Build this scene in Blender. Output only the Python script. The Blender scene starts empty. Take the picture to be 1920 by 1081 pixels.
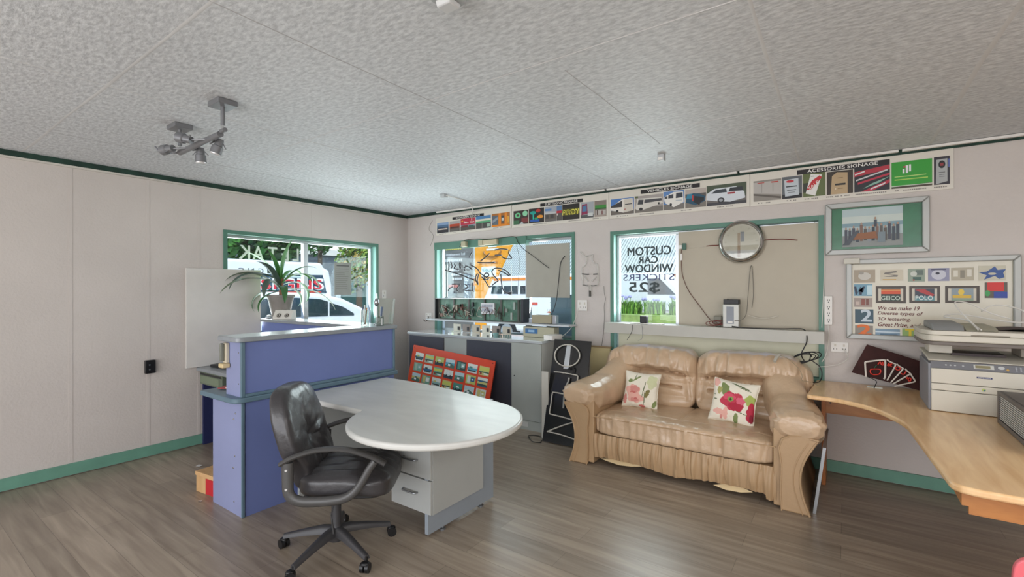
import bpy, math, random
from math import sin, cos, pi, radians, sqrt, atan2
from mathutils import Vector, Matrix, noise
random.seed(7)
SC = bpy.context.scene
COL = SC.collection

# ------------------------------------------------------------------ camera, sky, sun, room light, exposure
cd = bpy.data.cameras.new('camera'); cam = bpy.data.objects.new('camera', cd); COL.objects.link(cam)
cam.location = (5.0256, -4.5606, 1.4683)
cam.rotation_euler = (radians(90.06), radians(0.15), radians(35.289))
cd.sensor_width = 36; cd.lens = 36 * 883.84 / 1920; cd.clip_start = .05; cd.clip_end = 300
SC.camera = cam
vs = SC.view_settings
vs.view_transform = 'Standard'; vs.look = 'None'; vs.gamma = 1; vs.use_curve_mapping = False; vs.exposure = 0.42

world = bpy.data.worlds.new('sky'); SC.world = world; world.use_nodes = True
nt = world.node_tree; nt.nodes.clear()
wo = nt.nodes.new('ShaderNodeOutputWorld'); bg = nt.nodes.new('ShaderNodeBackground')
tc = nt.nodes.new('ShaderNodeTexCoord'); nz = nt.nodes.new('ShaderNodeTexNoise'); rp = nt.nodes.new('ShaderNodeValToRGB')
nz.inputs['Scale'].default_value = 3.2; nz.inputs['Detail'].default_value = 6
rp.color_ramp.elements[0].position = .42; rp.color_ramp.elements[0].color = (.17, .38, .86, 1)
rp.color_ramp.elements[1].position = .62; rp.color_ramp.elements[1].color = (.95, .97, 1, 1)
nt.links.new(tc.outputs['Generated'], nz.inputs['Vector']); nt.links.new(nz.outputs['Fac'], rp.inputs['Fac'])
nt.links.new(rp.outputs['Color'], bg.inputs['Color']); nt.links.new(bg.outputs['Background'], wo.inputs['Surface'])
bg.inputs['Strength'].default_value = 1.1

def lamp(name, kind, loc, rot, energy, size=None, color=(1, 1, 1), angle=None):
    d = bpy.data.lights.new(name, kind); d.energy = energy; d.color = color
    if kind == 'AREA':
        d.shape = 'RECTANGLE'; d.size, d.size_y = size
    if angle is not None: d.angle = angle
    o = bpy.data.objects.new(name, d); COL.objects.link(o); o.location = loc; o.rotation_euler = rot
    return o
# sun from the street corner behind the right shoulder, high
sd = Vector((-.62, .45, -.78))
sun = lamp('sun', 'SUN', (12, -12, 14), (0, 0, 0), 3.0, color=(1, .97, .92), angle=radians(.6))
sun.rotation_euler = sd.to_track_quat('-Z', 'Y').to_euler()
# unseen fill lamp added behind the camera; window lamps further down carry daylight
lamp('rear_fill', 'AREA', (4.2, -7.85, 1.25), (radians(102), 0, 0), 150, (7.2, 2.2), (1, .985, .96))
# overhead fill added out of view to brighten upward-facing surfaces, no fitting there
lamp('overhead_fill', 'AREA', (6.6, -4.6, 2.44), (0, radians(14), 0), 95, (2.4, 5.0), (1, .99, .97))
lamp('daylight_window_left', 'AREA', (-.22, -1.46, 1.55), (0, radians(-112), 0), 34, (1.0, 1.8), (.96, .98, 1))
lamp('daylight_window_middle', 'AREA', (1.35, .24, 1.6), (radians(-112), 0, 0), 30, (1.4, .9), (.96, .98, 1))
lamp('daylight_window_right', 'AREA', (3.38, .24, 1.6), (radians(-112), 0, 0), 18, (.6, .85), (.96, .98, 1))

# ------------------------------------------------------------------ materials
def lin(h):
    h = h.lstrip('#'); o = []
    for i in (0, 2, 4):
        c = int(h[i:i+2], 16) / 255
        o.append(c / 12.92 if c <= .04045 else ((c + .055) / 1.055) ** 2.4)
    return o
MC = {}
def mat(h, rough=.55, metal=0, var=0, scale=8, stretch=(1, 1, 1), bump=0, bscale=None, coat=0, trans=0, alpha=1, emit=0, spec=None):
    key = (h, rough, metal, var, scale, stretch, bump, bscale, coat, trans, alpha, emit, spec)
    if key in MC: return MC[key]
    m = bpy.data.materials.new('m_' + h.strip('#')); m.use_nodes = True
    n = m.node_tree; b = n.nodes['Principled BSDF']; c = lin(h)
    b.inputs['Base Color'].default_value = (*c, 1); b.inputs['Roughness'].default_value = rough
    b.inputs['Metallic'].default_value = metal
    if coat: b.inputs['Coat Weight'].default_value = coat; b.inputs['Coat Roughness'].default_value = .12
    if trans: b.inputs['Transmission Weight'].default_value = trans
    if alpha < 1: b.inputs['Alpha'].default_value = alpha
    if spec is not None: b.inputs['Specular IOR Level'].default_value = spec
    if emit: b.inputs['Emission Color'].default_value = (*c, 1); b.inputs['Emission Strength'].default_value = emit
    # every material gets a procedural noise so that no surface is perfectly flat
    t = n.nodes.new('ShaderNodeTexCoord'); mp = n.nodes.new('ShaderNodeMapping'); mp.inputs['Scale'].default_value = stretch
    z = n.nodes.new('ShaderNodeTexNoise'); z.inputs['Scale'].default_value = scale; z.inputs['Detail'].default_value = 4
    n.links.new(t.outputs['Object'], mp.inputs['Vector']); n.links.new(mp.outputs['Vector'], z.inputs['Vector'])
    v = var if var else .03
    r = n.nodes.new('ShaderNodeMapRange'); r.inputs['From Min'].default_value = .3; r.inputs['From Max'].default_value = .7
    r.inputs['To Min'].default_value = 1 - v; r.inputs['To Max'].default_value = 1 + v
    mx = n.nodes.new('ShaderNodeVectorMath'); mx.operation = 'SCALE'; mx.inputs[0].default_value = c
    n.links.new(z.outputs['Fac'], r.inputs['Value']); n.links.new(r.outputs['Result'], mx.inputs['Scale'])
    n.links.new(mx.outputs['Vector'], b.inputs['Base Color'])
    if bump:
        z2 = n.nodes.new('ShaderNodeTexNoise'); z2.inputs['Scale'].default_value = bscale or scale * 3; z2.inputs['Detail'].default_value = 5
        n.links.new(mp.outputs['Vector'], z2.inputs['Vector'])
        bp = n.nodes.new('ShaderNodeBump'); bp.inputs['Strength'].default_value = bump; bp.inputs['Distance'].default_value = .01
        n.links.new(z2.outputs['Fac'], bp.inputs['Height']); n.links.new(bp.outputs['Normal'], b.inputs['Normal'])
    MC[key] = m
    return m
def glass(tint='#f4fbfa', alpha=.12, rough=.02):
    key = ('glass', tint, alpha)
    if key in MC: return MC[key]
    m = bpy.data.materials.new('m_glass'); m.use_nodes = True; n = m.node_tree; n.nodes.clear()
    o = n.nodes.new('ShaderNodeOutputMaterial'); tr = n.nodes.new('ShaderNodeBsdfTransparent'); gl = n.nodes.new('ShaderNodeBsdfGlossy')
    tr.inputs['Color'].default_value = (*lin(tint), 1); gl.inputs['Roughness'].default_value = rough
    fr = n.nodes.new('ShaderNodeFresnel'); fr.inputs['IOR'].default_value = 1.35
    ad = n.nodes.new('ShaderNodeMath'); ad.operation = 'MULTIPLY_ADD'; ad.inputs[1].default_value = .6; ad.inputs[2].default_value = alpha * .15
    mx = n.nodes.new('ShaderNodeMixShader')
    n.links.new(fr.outputs['Fac'], ad.inputs[0]); n.links.new(ad.outputs[0], mx.inputs['Fac'])
    n.links.new(tr.outputs['BSDF'], mx.inputs[1]); n.links.new(gl.outputs['BSDF'], mx.inputs[2]); n.links.new(mx.outputs['Shader'], o.inputs['Surface'])
    MC[key] = m
    return m
def wood(name, light, dark, rough, scale, stretch, ring=.25, plank=None, coat=0):
    m = bpy.data.materials.new(name); m.use_nodes = True; n = m.node_tree; b = n.nodes['Principled BSDF']
    t = n.nodes.new('ShaderNodeTexCoord'); mp = n.nodes.new('ShaderNodeMapping'); mp.inputs['Scale'].default_value = stretch
    z = n.nodes.new('ShaderNodeTexNoise'); z.inputs['Scale'].default_value = scale; z.inputs['Detail'].default_value = 8; z.inputs['Distortion'].default_value = .6
    z3 = n.nodes.new('ShaderNodeTexNoise'); z3.inputs['Scale'].default_value = .7; z3.inputs['Detail'].default_value = 3
    rr = n.nodes.new('ShaderNodeValToRGB'); rr.color_ramp.elements[0].position = .32; rr.color_ramp.elements[1].position = .68
    rr.color_ramp.elements[0].color = (*lin(dark), 1); rr.color_ramp.elements[1].color = (*lin(light), 1)
    n.links.new(t.outputs['Object'], mp.inputs['Vector']); n.links.new(mp.outputs['Vector'], z.inputs['Vector']); n.links.new(t.outputs['Object'], z3.inputs['Vector'])
    n.links.new(z.outputs['Fac'], rr.inputs['Fac'])
    r = n.nodes.new('ShaderNodeMapRange'); r.inputs['From Min'].default_value = .3; r.inputs['From Max'].default_value = .7
    r.inputs['To Min'].default_value = 1 - ring; r.inputs['To Max'].default_value = 1 + ring
    n.links.new(z3.outputs['Fac'], r.inputs['Value'])
    mx = n.nodes.new('ShaderNodeVectorMath'); mx.operation = 'SCALE'
    n.links.new(rr.outputs['Color'], mx.inputs[0]); n.links.new(r.outputs['Result'], mx.inputs['Scale'])
    last = mx.outputs['Vector']
    if plank:
        br = n.nodes.new('ShaderNodeTexBrick'); br.inputs['Scale'].default_value = 1; br.offset = .37
        br.inputs['Brick Width'].default_value = plank[0]; br.inputs['Row Height'].default_value = plank[1]
        br.inputs['Mortar Size'].default_value = .0015; br.inputs['Color1'].default_value = (.86, .86, .86, 1); br.inputs['Color2'].default_value = (1.1, 1.1, 1.1, 1)
        br.inputs['Mortar'].default_value = (.6, .6, .6, 1)
        n.links.new(t.outputs['Object'], br.inputs['Vector'])
        m2 = n.nodes.new('ShaderNodeVectorMath'); m2.operation = 'MULTIPLY'
        n.links.new(last, m2.inputs[0]); n.links.new(br.outputs['Color'], m2.inputs[1]); last = m2.outputs['Vector']
    n.links.new(last, b.inputs['Base Color']); b.inputs['Roughness'].default_value = rough
    if coat: b.inputs['Coat Weight'].default_value = coat; b.inputs['Coat Roughness'].default_value = .15
    bp = n.nodes.new('ShaderNodeBump'); bp.inputs['Strength'].default_value = .12; bp.inputs['Distance'].default_value = .004
    n.links.new(z.outputs['Fac'], bp.inputs['Height']); n.links.new(bp.outputs['Normal'], b.inputs['Normal'])
    return m

WHITE = mat('#e6e2dc', .5); OFFW = mat('#cfc8ba', .55); CREAM = mat('#c9bfa8', .6, var=.02); BLACK = mat('#141416', .4); DARK = mat('#2a2a2c', .5)
CHROME = mat('#d8d8d8', .18, 1); ALU = mat('#c9ccce', .34, .9); STEEL = mat('#8d9093', .35, .8)
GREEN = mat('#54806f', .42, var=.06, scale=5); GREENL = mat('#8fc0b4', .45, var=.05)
WALLM = mat('#cbc3bd', .75, var=.035, scale=2.2, bump=.25, bscale=55)
FLOORM = wood('m_floor_vinyl', '#a69887', '#87796a', .33, 5, (.35, 4.5, 1), .12, (1.25, .16))
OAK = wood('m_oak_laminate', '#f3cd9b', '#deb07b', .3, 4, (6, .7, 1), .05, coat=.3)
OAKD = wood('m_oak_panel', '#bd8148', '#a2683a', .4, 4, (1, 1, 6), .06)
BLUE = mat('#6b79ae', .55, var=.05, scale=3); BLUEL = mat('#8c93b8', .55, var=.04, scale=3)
EDGE = mat('#5f7886', .4); GREYTOP = mat('#8e9499', .3, var=.06, scale=14, coat=.15)
GREYDESK = mat('#cfcfca', .4, var=.07, scale=3.5, stretch=(1, 3, 1), coat=.1); GREYBODY = mat('#a9aba8', .5, var=.02)
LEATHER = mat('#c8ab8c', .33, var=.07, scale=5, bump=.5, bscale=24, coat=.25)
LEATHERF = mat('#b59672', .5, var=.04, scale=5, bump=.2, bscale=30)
BLEATHER = mat('#3a383a', .36, var=.12, scale=6, bump=.4, bscale=22, coat=.2)
PLAST = mat('#3b3a3c', .42, var=.05)

# ------------------------------------------------------------------ mesh builder
def fan(n): return list(range(n))
class MB:
    def __init__(s): s.v = []; s.f = []; s.m = []; s.mats = []
    def mi(s, m):
        if m not in s.mats: s.mats.append(m)
        return s.mats.index(m)
    def add(s, vs_, fs, m):
        o = len(s.v); i = s.mi(m); s.v += [tuple(p) for p in vs_]
        for f in fs: s.f.append([o + k for k in f]); s.m.append(i)
        return s
    def box(s, x0, x1, y0, y1, z0, z1, m, T=None):
        p = [(x, y, z) for z in (z0, z1) for y in (y0, y1) for x in (x0, x1)]
        if T: p = [T(q) for q in p]
        return s.add(p, [(0, 2, 3, 1), (4, 5, 7, 6), (0, 1, 5, 4), (2, 6, 7, 3), (0, 4, 6, 2), (1, 3, 7, 5)], m)
    def prism(s, poly, a, b, m, f=lambda u, v, w: (u, v, w)):
        n = len(poly); ar = sum(poly[i][0] * poly[(i+1) % n][1] - poly[(i+1) % n][0] * poly[i][1] for i in range(n))
        if ar < 0: poly = poly[::-1]
        p = [f(u, v, a) for u, v in poly] + [f(u, v, b) for u, v in poly]
        fs = [tuple(range(n))[::-1], tuple(range(n, 2*n))] + [(i, (i+1) % n, n + (i+1) % n, n + i) for i in range(n)]
        return s.add(p, fs, m)
    def tube(s, pts, r, m, n=8, closed=False, cap=True):
        P = [Vector(p) for p in pts]; k = len(P); R = r if isinstance(r, (list, tuple)) else [r] * k
        vs_ = []; up = None
        for i in range(k):
            if closed: t = P[(i+1) % k] - P[i-1]
            else: t = P[min(i+1, k-1)] - P[max(i-1, 0)]
            if t.length < 1e-9: t = Vector((0, 0, 1))
            t.normalize()
            if up is None:
                up = t.orthogonal().normalized()
            up = (up - t * up.dot(t))
            if up.length < 1e-6: up = t.orthogonal()
            up.normalize(); w = t.cross(up)
            for j in range(n):
                a = 2*pi*j/n; vs_.append(P[i] + (up*cos(a) + w*sin(a)) * R[i])
        fs = []
        for i in range(k if closed else k-1):
            q = (i+1) % k
            for j in range(n): fs.append((i*n+j, i*n+(j+1) % n, q*n+(j+1) % n, q*n+j))
        if not closed and cap: fs += [tuple(range(n))[::-1], tuple(range((k-1)*n, k*n))]
        return s.add(vs_, fs, m)
    def cyl(s, p0, p1, r0, r1, m, n=24): return s.tube([p0, p1], [r0, r1], m, n)
    def lathe(s, prof, c, m, n=28, ax='z', T=None):
        vs_ = []
        for r, h in prof:
            for j in range(n):
                a = 2*pi*j/n; q = (r*cos(a), r*sin(a), h)
                if ax == 'y': q = (q[0], -q[2], q[1])
                if ax == 'x': q = (q[2], q[0], q[1])
                vs_.append((q[0]+c[0], q[1]+c[1], q[2]+c[2]))
        if T: vs_ = [T(q) for q in vs_]
        k = len(prof)
        fs = [(i*n+j, i*n+(j+1) % n, (i+1)*n+(j+1) % n, (i+1)*n+j) for i in range(k-1) for j in range(n)]
        fs += [tuple(range(n))[::-1], tuple(range((k-1)*n, k*n))]
        return s.add(vs_, fs, m)
    def soft(s, c, h, m, e=.35, n=12, disp=None, T=None):
        """rounded box: centre c, half sizes h, corner softness e, displacement disp(nx,ny,nz)->(dx,dy,dz)"""
        idx = {}; vs_ = []; fs = []
        def vert(q):
            k = (round(q[0], 5), round(q[1], 5), round(q[2], 5))
            if k in idx: return idx[k]
            v = Vector(q); p = 1 / max(e, .02)
            L_ = (abs(v.x)**p + abs(v.y)**p + abs(v.z)**p) ** (1/p); w = v / L_
            x, y, z = c[0] + w.x*h[0], c[1] + w.y*h[1], c[2] + w.z*h[2]
            if disp:
                d = disp(w.x, w.y, w.z, x, y, z); x += d[0]; y += d[1]; z += d[2]
            q2 = (x, y, z)
            if T: q2 = T(q2)
            idx[k] = len(vs_); vs_.append(q2); return idx[k]
        def lp(t): return sin(t * pi / 2) if e > .3 else t
        for ax in range(3):
            for sg in (-1, 1):
                for i in range(n):
                    for j in range(n):
                        g = []
                        for a, b in ((i, j), (i+1, j), (i+1, j+1), (i, j+1)):
                            u, v = lp(2*a/n-1), lp(2*b/n-1)
                            q = [0, 0, 0]; q[ax] = sg; q[(ax+1) % 3] = u; q[(ax+2) % 3] = v
                            g.append(vert(q))
                        fs.append(g if sg > 0 else g[::-1])
        return s.add(vs_, fs, m)
    def grid(s, fn, nu, nv, m, wrapu=False):
        vs_ = [fn(i/(nu if wrapu else nu), j/nv) for j in range(nv+1) for i in range(nu + (0 if wrapu else 1))]
        w = nu if wrapu else nu+1
        fs = [(j*w+i, j*w+(i+1) % w, (j+1)*w+(i+1) % w, (j+1)*w+i) for j in range(nv) for i in range(nu)]
        return s.add(vs_, fs, m)
    def text(s, txt, m, f, w, h, d=.001, bold=.0, slant=0):
        """lettering fitted in w x h, f(u,v,k) puts it in place"""
        vs_, fs = glyphs(txt)
        if not vs_: return s
        x0 = min(v[0] for v in vs_); x1 = max(v[0] for v in vs_); y0 = min(v[1] for v in vs_); y1 = max(v[1] for v in vs_)
        k = bold*h*1.1; o0 = Vector(f(0, 0, d)); nn_ = (Vector(f(1, 0, d))-o0).cross(Vector(f(0, 1, d))-o0).normalized()*max(.0003, h*.006)
        for i, (du, dv) in enumerate(((0, 0), (k, 0), (0, k), (k, k)) if bold else ((0, 0),)):
            q = [f((v[0]-x0)/(x1-x0)*w + slant*(v[1]-y0)/(y1-y0)*h + du, (v[1]-y0)/(y1-y0)*h + dv, d) for v in vs_]
            q = [tuple(Vector(p)+nn_*i) for p in q]; s.add(q, fs, m)
        return s
    def build(s, name, parent=None, bevel=0, smooth=True, world=True, angle=38, seg=2, sub=0, fix=True):
        me = bpy.data.meshes.new(name)
        off = Vector((0, 0, 0))
        if parent is not None and world:
            p = parent
            while p: off += p.location; p = p.parent
        me.from_pydata([(v[0]-off.x, v[1]-off.y, v[2]-off.z) for v in s.v], [], s.f)
        for m_ in s.mats: me.materials.append(m_)
        me.polygons.foreach_set('material_index', s.m)
        if smooth:
            me.shade_smooth(); me.set_sharp_from_angle(angle=radians(angle))
        me.update()
        o = bpy.data.objects.new(name, me); COL.objects.link(o)
        if parent is not None: o.parent = parent
        if bevel:
            b = o.modifiers.new('bevel', 'BEVEL'); b.width = bevel; b.segments = seg; b.limit_method = 'ANGLE'; b.angle_limit = radians(40); b.harden_normals = False
        if sub:
            q = o.modifiers.new('sub', 'SUBSURF'); q.levels = sub; q.render_levels = sub
        return o
GC = {}
def glyphs(txt, bold=0):
    if (txt, bold) in GC: return GC[(txt, bold)]
    cu = bpy.data.curves.new('t', 'FONT'); cu.body = txt; cu.size = 1; cu.offset = bold; cu.resolution_u = 3
    ob = bpy.data.objects.new('t', cu); COL.objects.link(ob)
    dg = bpy.context.evaluated_depsgraph_get(); me = bpy.data.meshes.new_from_object(ob.evaluated_get(dg))
    r = ([tuple(v.co) for v in me.vertices], [tuple(p.vertices) for p in me.polygons])
    bpy.data.objects.remove(ob); bpy.data.curves.remove(cu); bpy.data.meshes.remove(me)
    GC[(txt, bold)] = r
    return r
def tag(o, label, cat, group=None, kind=None):
    o['label'] = label; o['category'] = cat
    if group: o['group'] = group
    if kind: o['kind'] = kind
    return o
def thing(name, label, cat, loc=(0, 0, 0), rz=0, group=None):
    o = bpy.data.objects.new(name, None); COL.objects.link(o); o.location = loc; o.rotation_euler = (0, 0, rz); o.empty_display_size = .1
    return tag(o, label, cat, group)
def struct(o): o['kind'] = 'structure'; return o
def frame(O, U, V):
    O = Vector(O); U = Vector(U).normalized(); V = Vector(V).normalized(); N = U.cross(V)
    return lambda u, v, d=0: tuple(O + U*u + V*v + N*d)
def catmull(P, n=8, closed=False):
    P = [Vector(p) for p in P]; k = len(P); out = []
    for i in range(k if closed else k-1):
        a, b, c, d = (P[(i-1) % k], P[i], P[(i+1) % k], P[(i+2) % k]) if closed else (P[max(i-1, 0)], P[i], P[i+1], P[min(i+2, k-1)])
        for j in range(n):
            t = j/n
            out.append(.5*((2*b) + (c-a)*t + (2*a-5*b+4*c-d)*t*t + (3*b-a-3*c+d)*t**3))
    if not closed: out.append(P[-1])
    return out
def circle_pts(cx, cy, r, a0=0, a1=360, n=24, ry=None):
    ry = ry or r
    return [(cx + r*cos(radians(a0+(a1-a0)*i/n)), cy + ry*sin(radians(a0+(a1-a0)*i/n))) for i in range(n+1)]

# ------------------------------------------------------------------ room shell
def hole_wall(mb, axis, t0, t1, a0, a1, z0, z1, holes, m):
    """wall slab; axis 'x' = plane x const running in y"""
    cuts = sorted({a0, a1, *[h[0] for h in holes], *[h[1] for h in holes]})
    for i in range(len(cuts)-1):
        c0, c1 = cuts[i], cuts[i+1]; mid = (c0+c1)/2; hs = [h for h in holes if h[0] < mid < h[1]]
        segs = [(z0, z1)] if not hs else [(z0, hs[0][2]), (hs[0][3], z1)]
        for s0, s1 in segs:
            if s1 - s0 < 1e-4: continue
            if axis == 'x': mb.box(t0, t1, c0, c1, s0, s1, m)
            else: mb.box(c0, c1, t0, t1, s0, s1, m)
H = 2.5
X1, Y0 = 8.2, -8.0
WL = (-2.385, -.53, .98, 2.045)
WB1 = (.555, 2.615, .90, 2.065)
WB2 = (3.065, 4.865, .72, 2.038)
b = MB(); b.box(-.2, X1+.2, Y0-.2, .2, -.12, 0, FLOORM); struct(b.build('floor', smooth=False))
b = MB(); hole_wall(b, 'x', -.16, 0, Y0-.2, .16, 0, H+.15, [WL], WALLM)
for y in (-3.53, -3.02, -2.62, -.57, -1.45): 
    if y in (-3.53, -3.02, -2.62): b.box(0, .002, y-.012, y+.012, .1, 2.44, WALLM)
    else: b.box(0, .002, y-.012, y+.012, 2.05, 2.44, WALLM)
struct(b.build('wall_left', smooth=False))
b = MB(); hole_wall(b, 'y', 0, .16, 0, X1, 0, H+.15, [WB1, WB2], WALLM); struct(b.build('wall_back', smooth=False))
b = MB(); b.box(X1, X1+.16, Y0, .16, 0, H+.15, WALLM); struct(b.build('wall_right', smooth=False))
b = MB(); hole_wall(b, 'y', Y0-.16, Y0, 0, X1, 0, H+.15, [(.5, 7.7, .15, 2.4)], WALLM); struct(b.build('wall_front', smooth=False))
def ceiling_mat():
    m = bpy.data.materials.new('m_ceiling'); m.use_nodes = True; n = m.node_tree; b_ = n.nodes['Principled BSDF']
    b_.inputs['Roughness'].default_value = .62
    t = n.nodes.new('ShaderNodeTexCoord'); mp = n.nodes.new('ShaderNodeMapping'); mp.inputs['Scale'].default_value = (16, 34, 1); mp.inputs['Rotation'].default_value = (0, 0, radians(8))
    z = n.nodes.new('ShaderNodeTexNoise'); z.inputs['Scale'].default_value = 1.6; z.inputs['Detail'].default_value = 3; z.inputs['Roughness'].default_value = .6
    z2 = n.nodes.new('ShaderNodeTexNoise'); z2.inputs['Scale'].default_value = 1.3; z2.inputs['Detail'].default_value = 2
    n.links.new(t.outputs['Object'], mp.inputs['Vector']); n.links.new(mp.outputs['Vector'], z.inputs['Vector']); n.links.new(t.outputs['Object'], z2.inputs['Vector'])
    r = n.nodes.new('ShaderNodeValToRGB'); r.color_ramp.elements[0].position = .36; r.color_ramp.elements[1].position = .64
    r.color_ramp.elements[0].color = (.52, .535, .555, 1); r.color_ramp.elements[1].color = (.76, .78, .80, 1)
    n.links.new(z.outputs['Fac'], r.inputs['Fac'])
    q = n.nodes.new('ShaderNodeMapRange'); q.inputs['To Min'].default_value = .93; q.inputs['To Max'].default_value = 1.06
    n.links.new(z2.outputs['Fac'], q.inputs['Value'])
    mx = n.nodes.new('ShaderNodeVectorMath'); mx.operation = 'SCALE'; n.links.new(r.outputs['Color'], mx.inputs[0]); n.links.new(q.outputs['Result'], mx.inputs['Scale'])
    n.links.new(mx.outputs['Vector'], b_.inputs['Base Color'])
    bp = n.nodes.new('ShaderNodeBump'); bp.inputs['Strength'].default_value = .5; bp.inputs['Distance'].default_value = .006
    n.links.new(z.outputs['Fac'], bp.inputs['Height']); n.links.new(bp.outputs['Normal'], b_.inputs['Normal'])
    return m
CEIL = ceiling_mat(); SEAM = mat('#d4d4d4', .6, var=.06, scale=9); SEAMD = mat('#b4b4b6', .7)
b = MB(); b.box(-.2, X1+.2, Y0-.2, .2, H, H+.2, CEIL)
def seam(p0, p1, w=.012, m=SEAM):
    n = 26; P = []
    for i in range(n+1):
        t = i/n; x = p0[0]+(p1[0]-p0[0])*t; y = p0[1]+(p1[1]-p0[1])*t
        P.append((x + .008*noise.noise((x*3, y*3, 1)), y + .008*noise.noise((x*3, y*3, 5)), H))
    d = (Vector(p1)-Vector(p0)).normalized(); nx, ny = -d.y, d.x
    for i in range(n):
        a, c = P[i], P[i+1]; w0 = w*(.6+.6*abs(noise.noise((a[0]*4, a[1]*4, 3)))); 
        b.add([(a[0]-nx*w0, a[1]-ny*w0, H+.0005), (a[0], a[1], H-.002), (a[0]+nx*w0, a[1]+ny*w0, H+.0005),
               (c[0]-nx*w0, c[1]-ny*w0, H+.0005), (c[0], c[1], H-.002), (c[0]+nx*w0, c[1]+ny*w0, H+.0005)], [(0, 1, 4, 3), (1, 2, 5, 4)], m)
for y in (-3.8,): seam((0, y), (X1, y), .013)
for y in (-2.72, -1.5, -.42): seam((.0, y), (4.75, y), .006, SEAM)
for x in (1.98, 3.17): seam((x, 0), (x, Y0), .006, SEAMD if x > 3 else SEAM)
seam((.8, 0), (.8, -3.8), .005, SEAMD)
seam((4.72, 0), (4.80, Y0), .014); seam((5.52, 0), (5.62, Y0), .02); seam((3.95, -1.2), (3.95, -2.6), .004, SEAMD)
struct(b.build('ceiling'))
GAPM = mat('#1f3a30', .8, var=.35, scale=9); LATH = mat('#c9c4bb', .6, var=.08)
b = MB(); b.box(0, .012, Y0, -.02, 2.455, H, GAPM); b.box(0, .016, Y0, -.02, 2.44, 2.456, LATH); struct(b.build('trim_1', smooth=False))
b = MB(); b.box(0, X1, -.012, 0, 2.462, H, GAPM); struct(b.build('trim_2', smooth=False))
BBM = mat('#6a9a87', .42, var=.08, scale=7)
b = MB(); b.box(0, .018, Y0, 0, .006, .096, BBM); struct(b.build('baseboard_left', bevel=.002, smooth=False))
b = MB(); b.box(0, X1, -.018, 0, .006, .096, BBM); struct(b.build('baseboard_back', bevel=.002, smooth=False))

GL = glass()
def window(name, axis, a0, a1, z0, z1, mull, rev=.13, head=0):
    """reveal lining, architrave, aluminium sash and panes"""
    f = (lambda a, z, d: (-d, a, z)) if axis == 'x' else (lambda a, z, d: (a, d, z))
    def bx(mb, s0, s1, q0, q1, d0, d1, m):
        p, q = f(s0, q0, d0), f(s1, q1, d1)
        mb.box(min(p[0], q[0]), max(p[0], q[0]), min(p[1], q[1]), max(p[1], q[1]), min(p[2], q[2]), max(p[2], q[2]), m)
    w = MB(); t = .018
    for s0, s1, q0, q1 in ((a0-.02, a0+t, z0-.02, z1+.02), (a1-t, a1+.02, z0-.02, z1+.02), (a0+t, a1-t, z1-t, z1+.02), (a0+t, a1-t, z0-.02, z0+t)):
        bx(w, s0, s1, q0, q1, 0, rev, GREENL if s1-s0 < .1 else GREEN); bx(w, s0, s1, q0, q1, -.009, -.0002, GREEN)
    root = struct(w.build(name, smooth=False, bevel=.001))
    fr = MB(); d0, d1 = rev-.055, rev-.01; g = .028
    i0, i1, j0, j1 = a0+t, a1-t, z0+t, z1-t
    for s0, s1, q0, q1 in ((i0, i0+g, j0, j1), (i1-g, i1, j0, j1), (i0+g, i1-g, j1-g, j1), (i0+g, i1-g, j0, j0+g)): bx(fr, s0, s1, q0, q1, d0, d1, ALU)
    for mm in mull: bx(fr, mm-.028, mm+.028, j0+g, j1-g, d0-.012, d1, ALU)
    fo = fr.build('window_frame', root, bevel=.003, smooth=False)
    cuts = [i0+g] + [x for mm in mull for x in (mm-.028, mm+.028)] + [i1-g]
    for k in range(0, len(cuts), 2):
        p = MB(); bx(p, cuts[k], cuts[k+1], j0+g, j1-g, rev-.035, rev-.031, GL); p.build('pane', fo, smooth=False)
    return root
w1 = window('window_1', 'x', *WL, [-1.49])
w2 = window('window_2', 'y', *WB1, [1.975])
w3 = window('window_3', 'y', *WB2, [3.715])
# lettering stuck on the glass (reads from the street, so mirrored from inside)
VIN = mat('#3f4a4c', .6)
def glass_text(txt, cx, z0, w, h, bold=.006, m=VIN):
    t = MB()
    for k, (du, dv) in enumerate(((0, 0), (.006, 0), (.003, .004), (.006, .004)) if bold else ((0, 0),)):
        t.text(txt, m, lambda u, v, d: (cx + w/2 - u + du, .0945 - .0002*k, z0 + v + dv), w, h, 0, 0)
    return t.build('window_lettering', w3, smooth=False)
glass_text('CUSTOM', 3.41, 1.803, .44, .085); glass_text('CAR', 3.40, 1.722, .20, .068); glass_text('WINDOW', 3.405, 1.632, .49, .078)
glass_text('STICKERS', 3.405, 1.55, .52, .066, 0, mat('#4a4f78', .6)); glass_text('$25', 3.36, 1.418, .31, .112, .03)
OUTL = mat('#e8efe4', .6)
def glass_text_left(txt, y1, z0, w, h, m=OUTL, bold=.01):
    t = MB(); t.text(txt, m, lambda u, v, d: (-.0945, y1 - u*-1 if False else y1 - u, z0 + v), w, h, 0, bold); return t.build('window_lettering', w1, smooth=False)
# seen from inside, y grows to the right; mirrored text runs from high y to low y
for ch, y1, w in (('K', -2.10, .11), ('A', -1.96, .11), ('T', -1.81, .10), ('E', -1.68, .08), ('L', -1.56, .07)):
    glass_text_left(ch, y1, 1.79, w, .14, OUTL, .025)
for i, ch in enumerate('SNGIS'): glass_text_left(ch, -2.16+.1*i, 1.645, .06, .05, mat('#55565c', .6))

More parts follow.
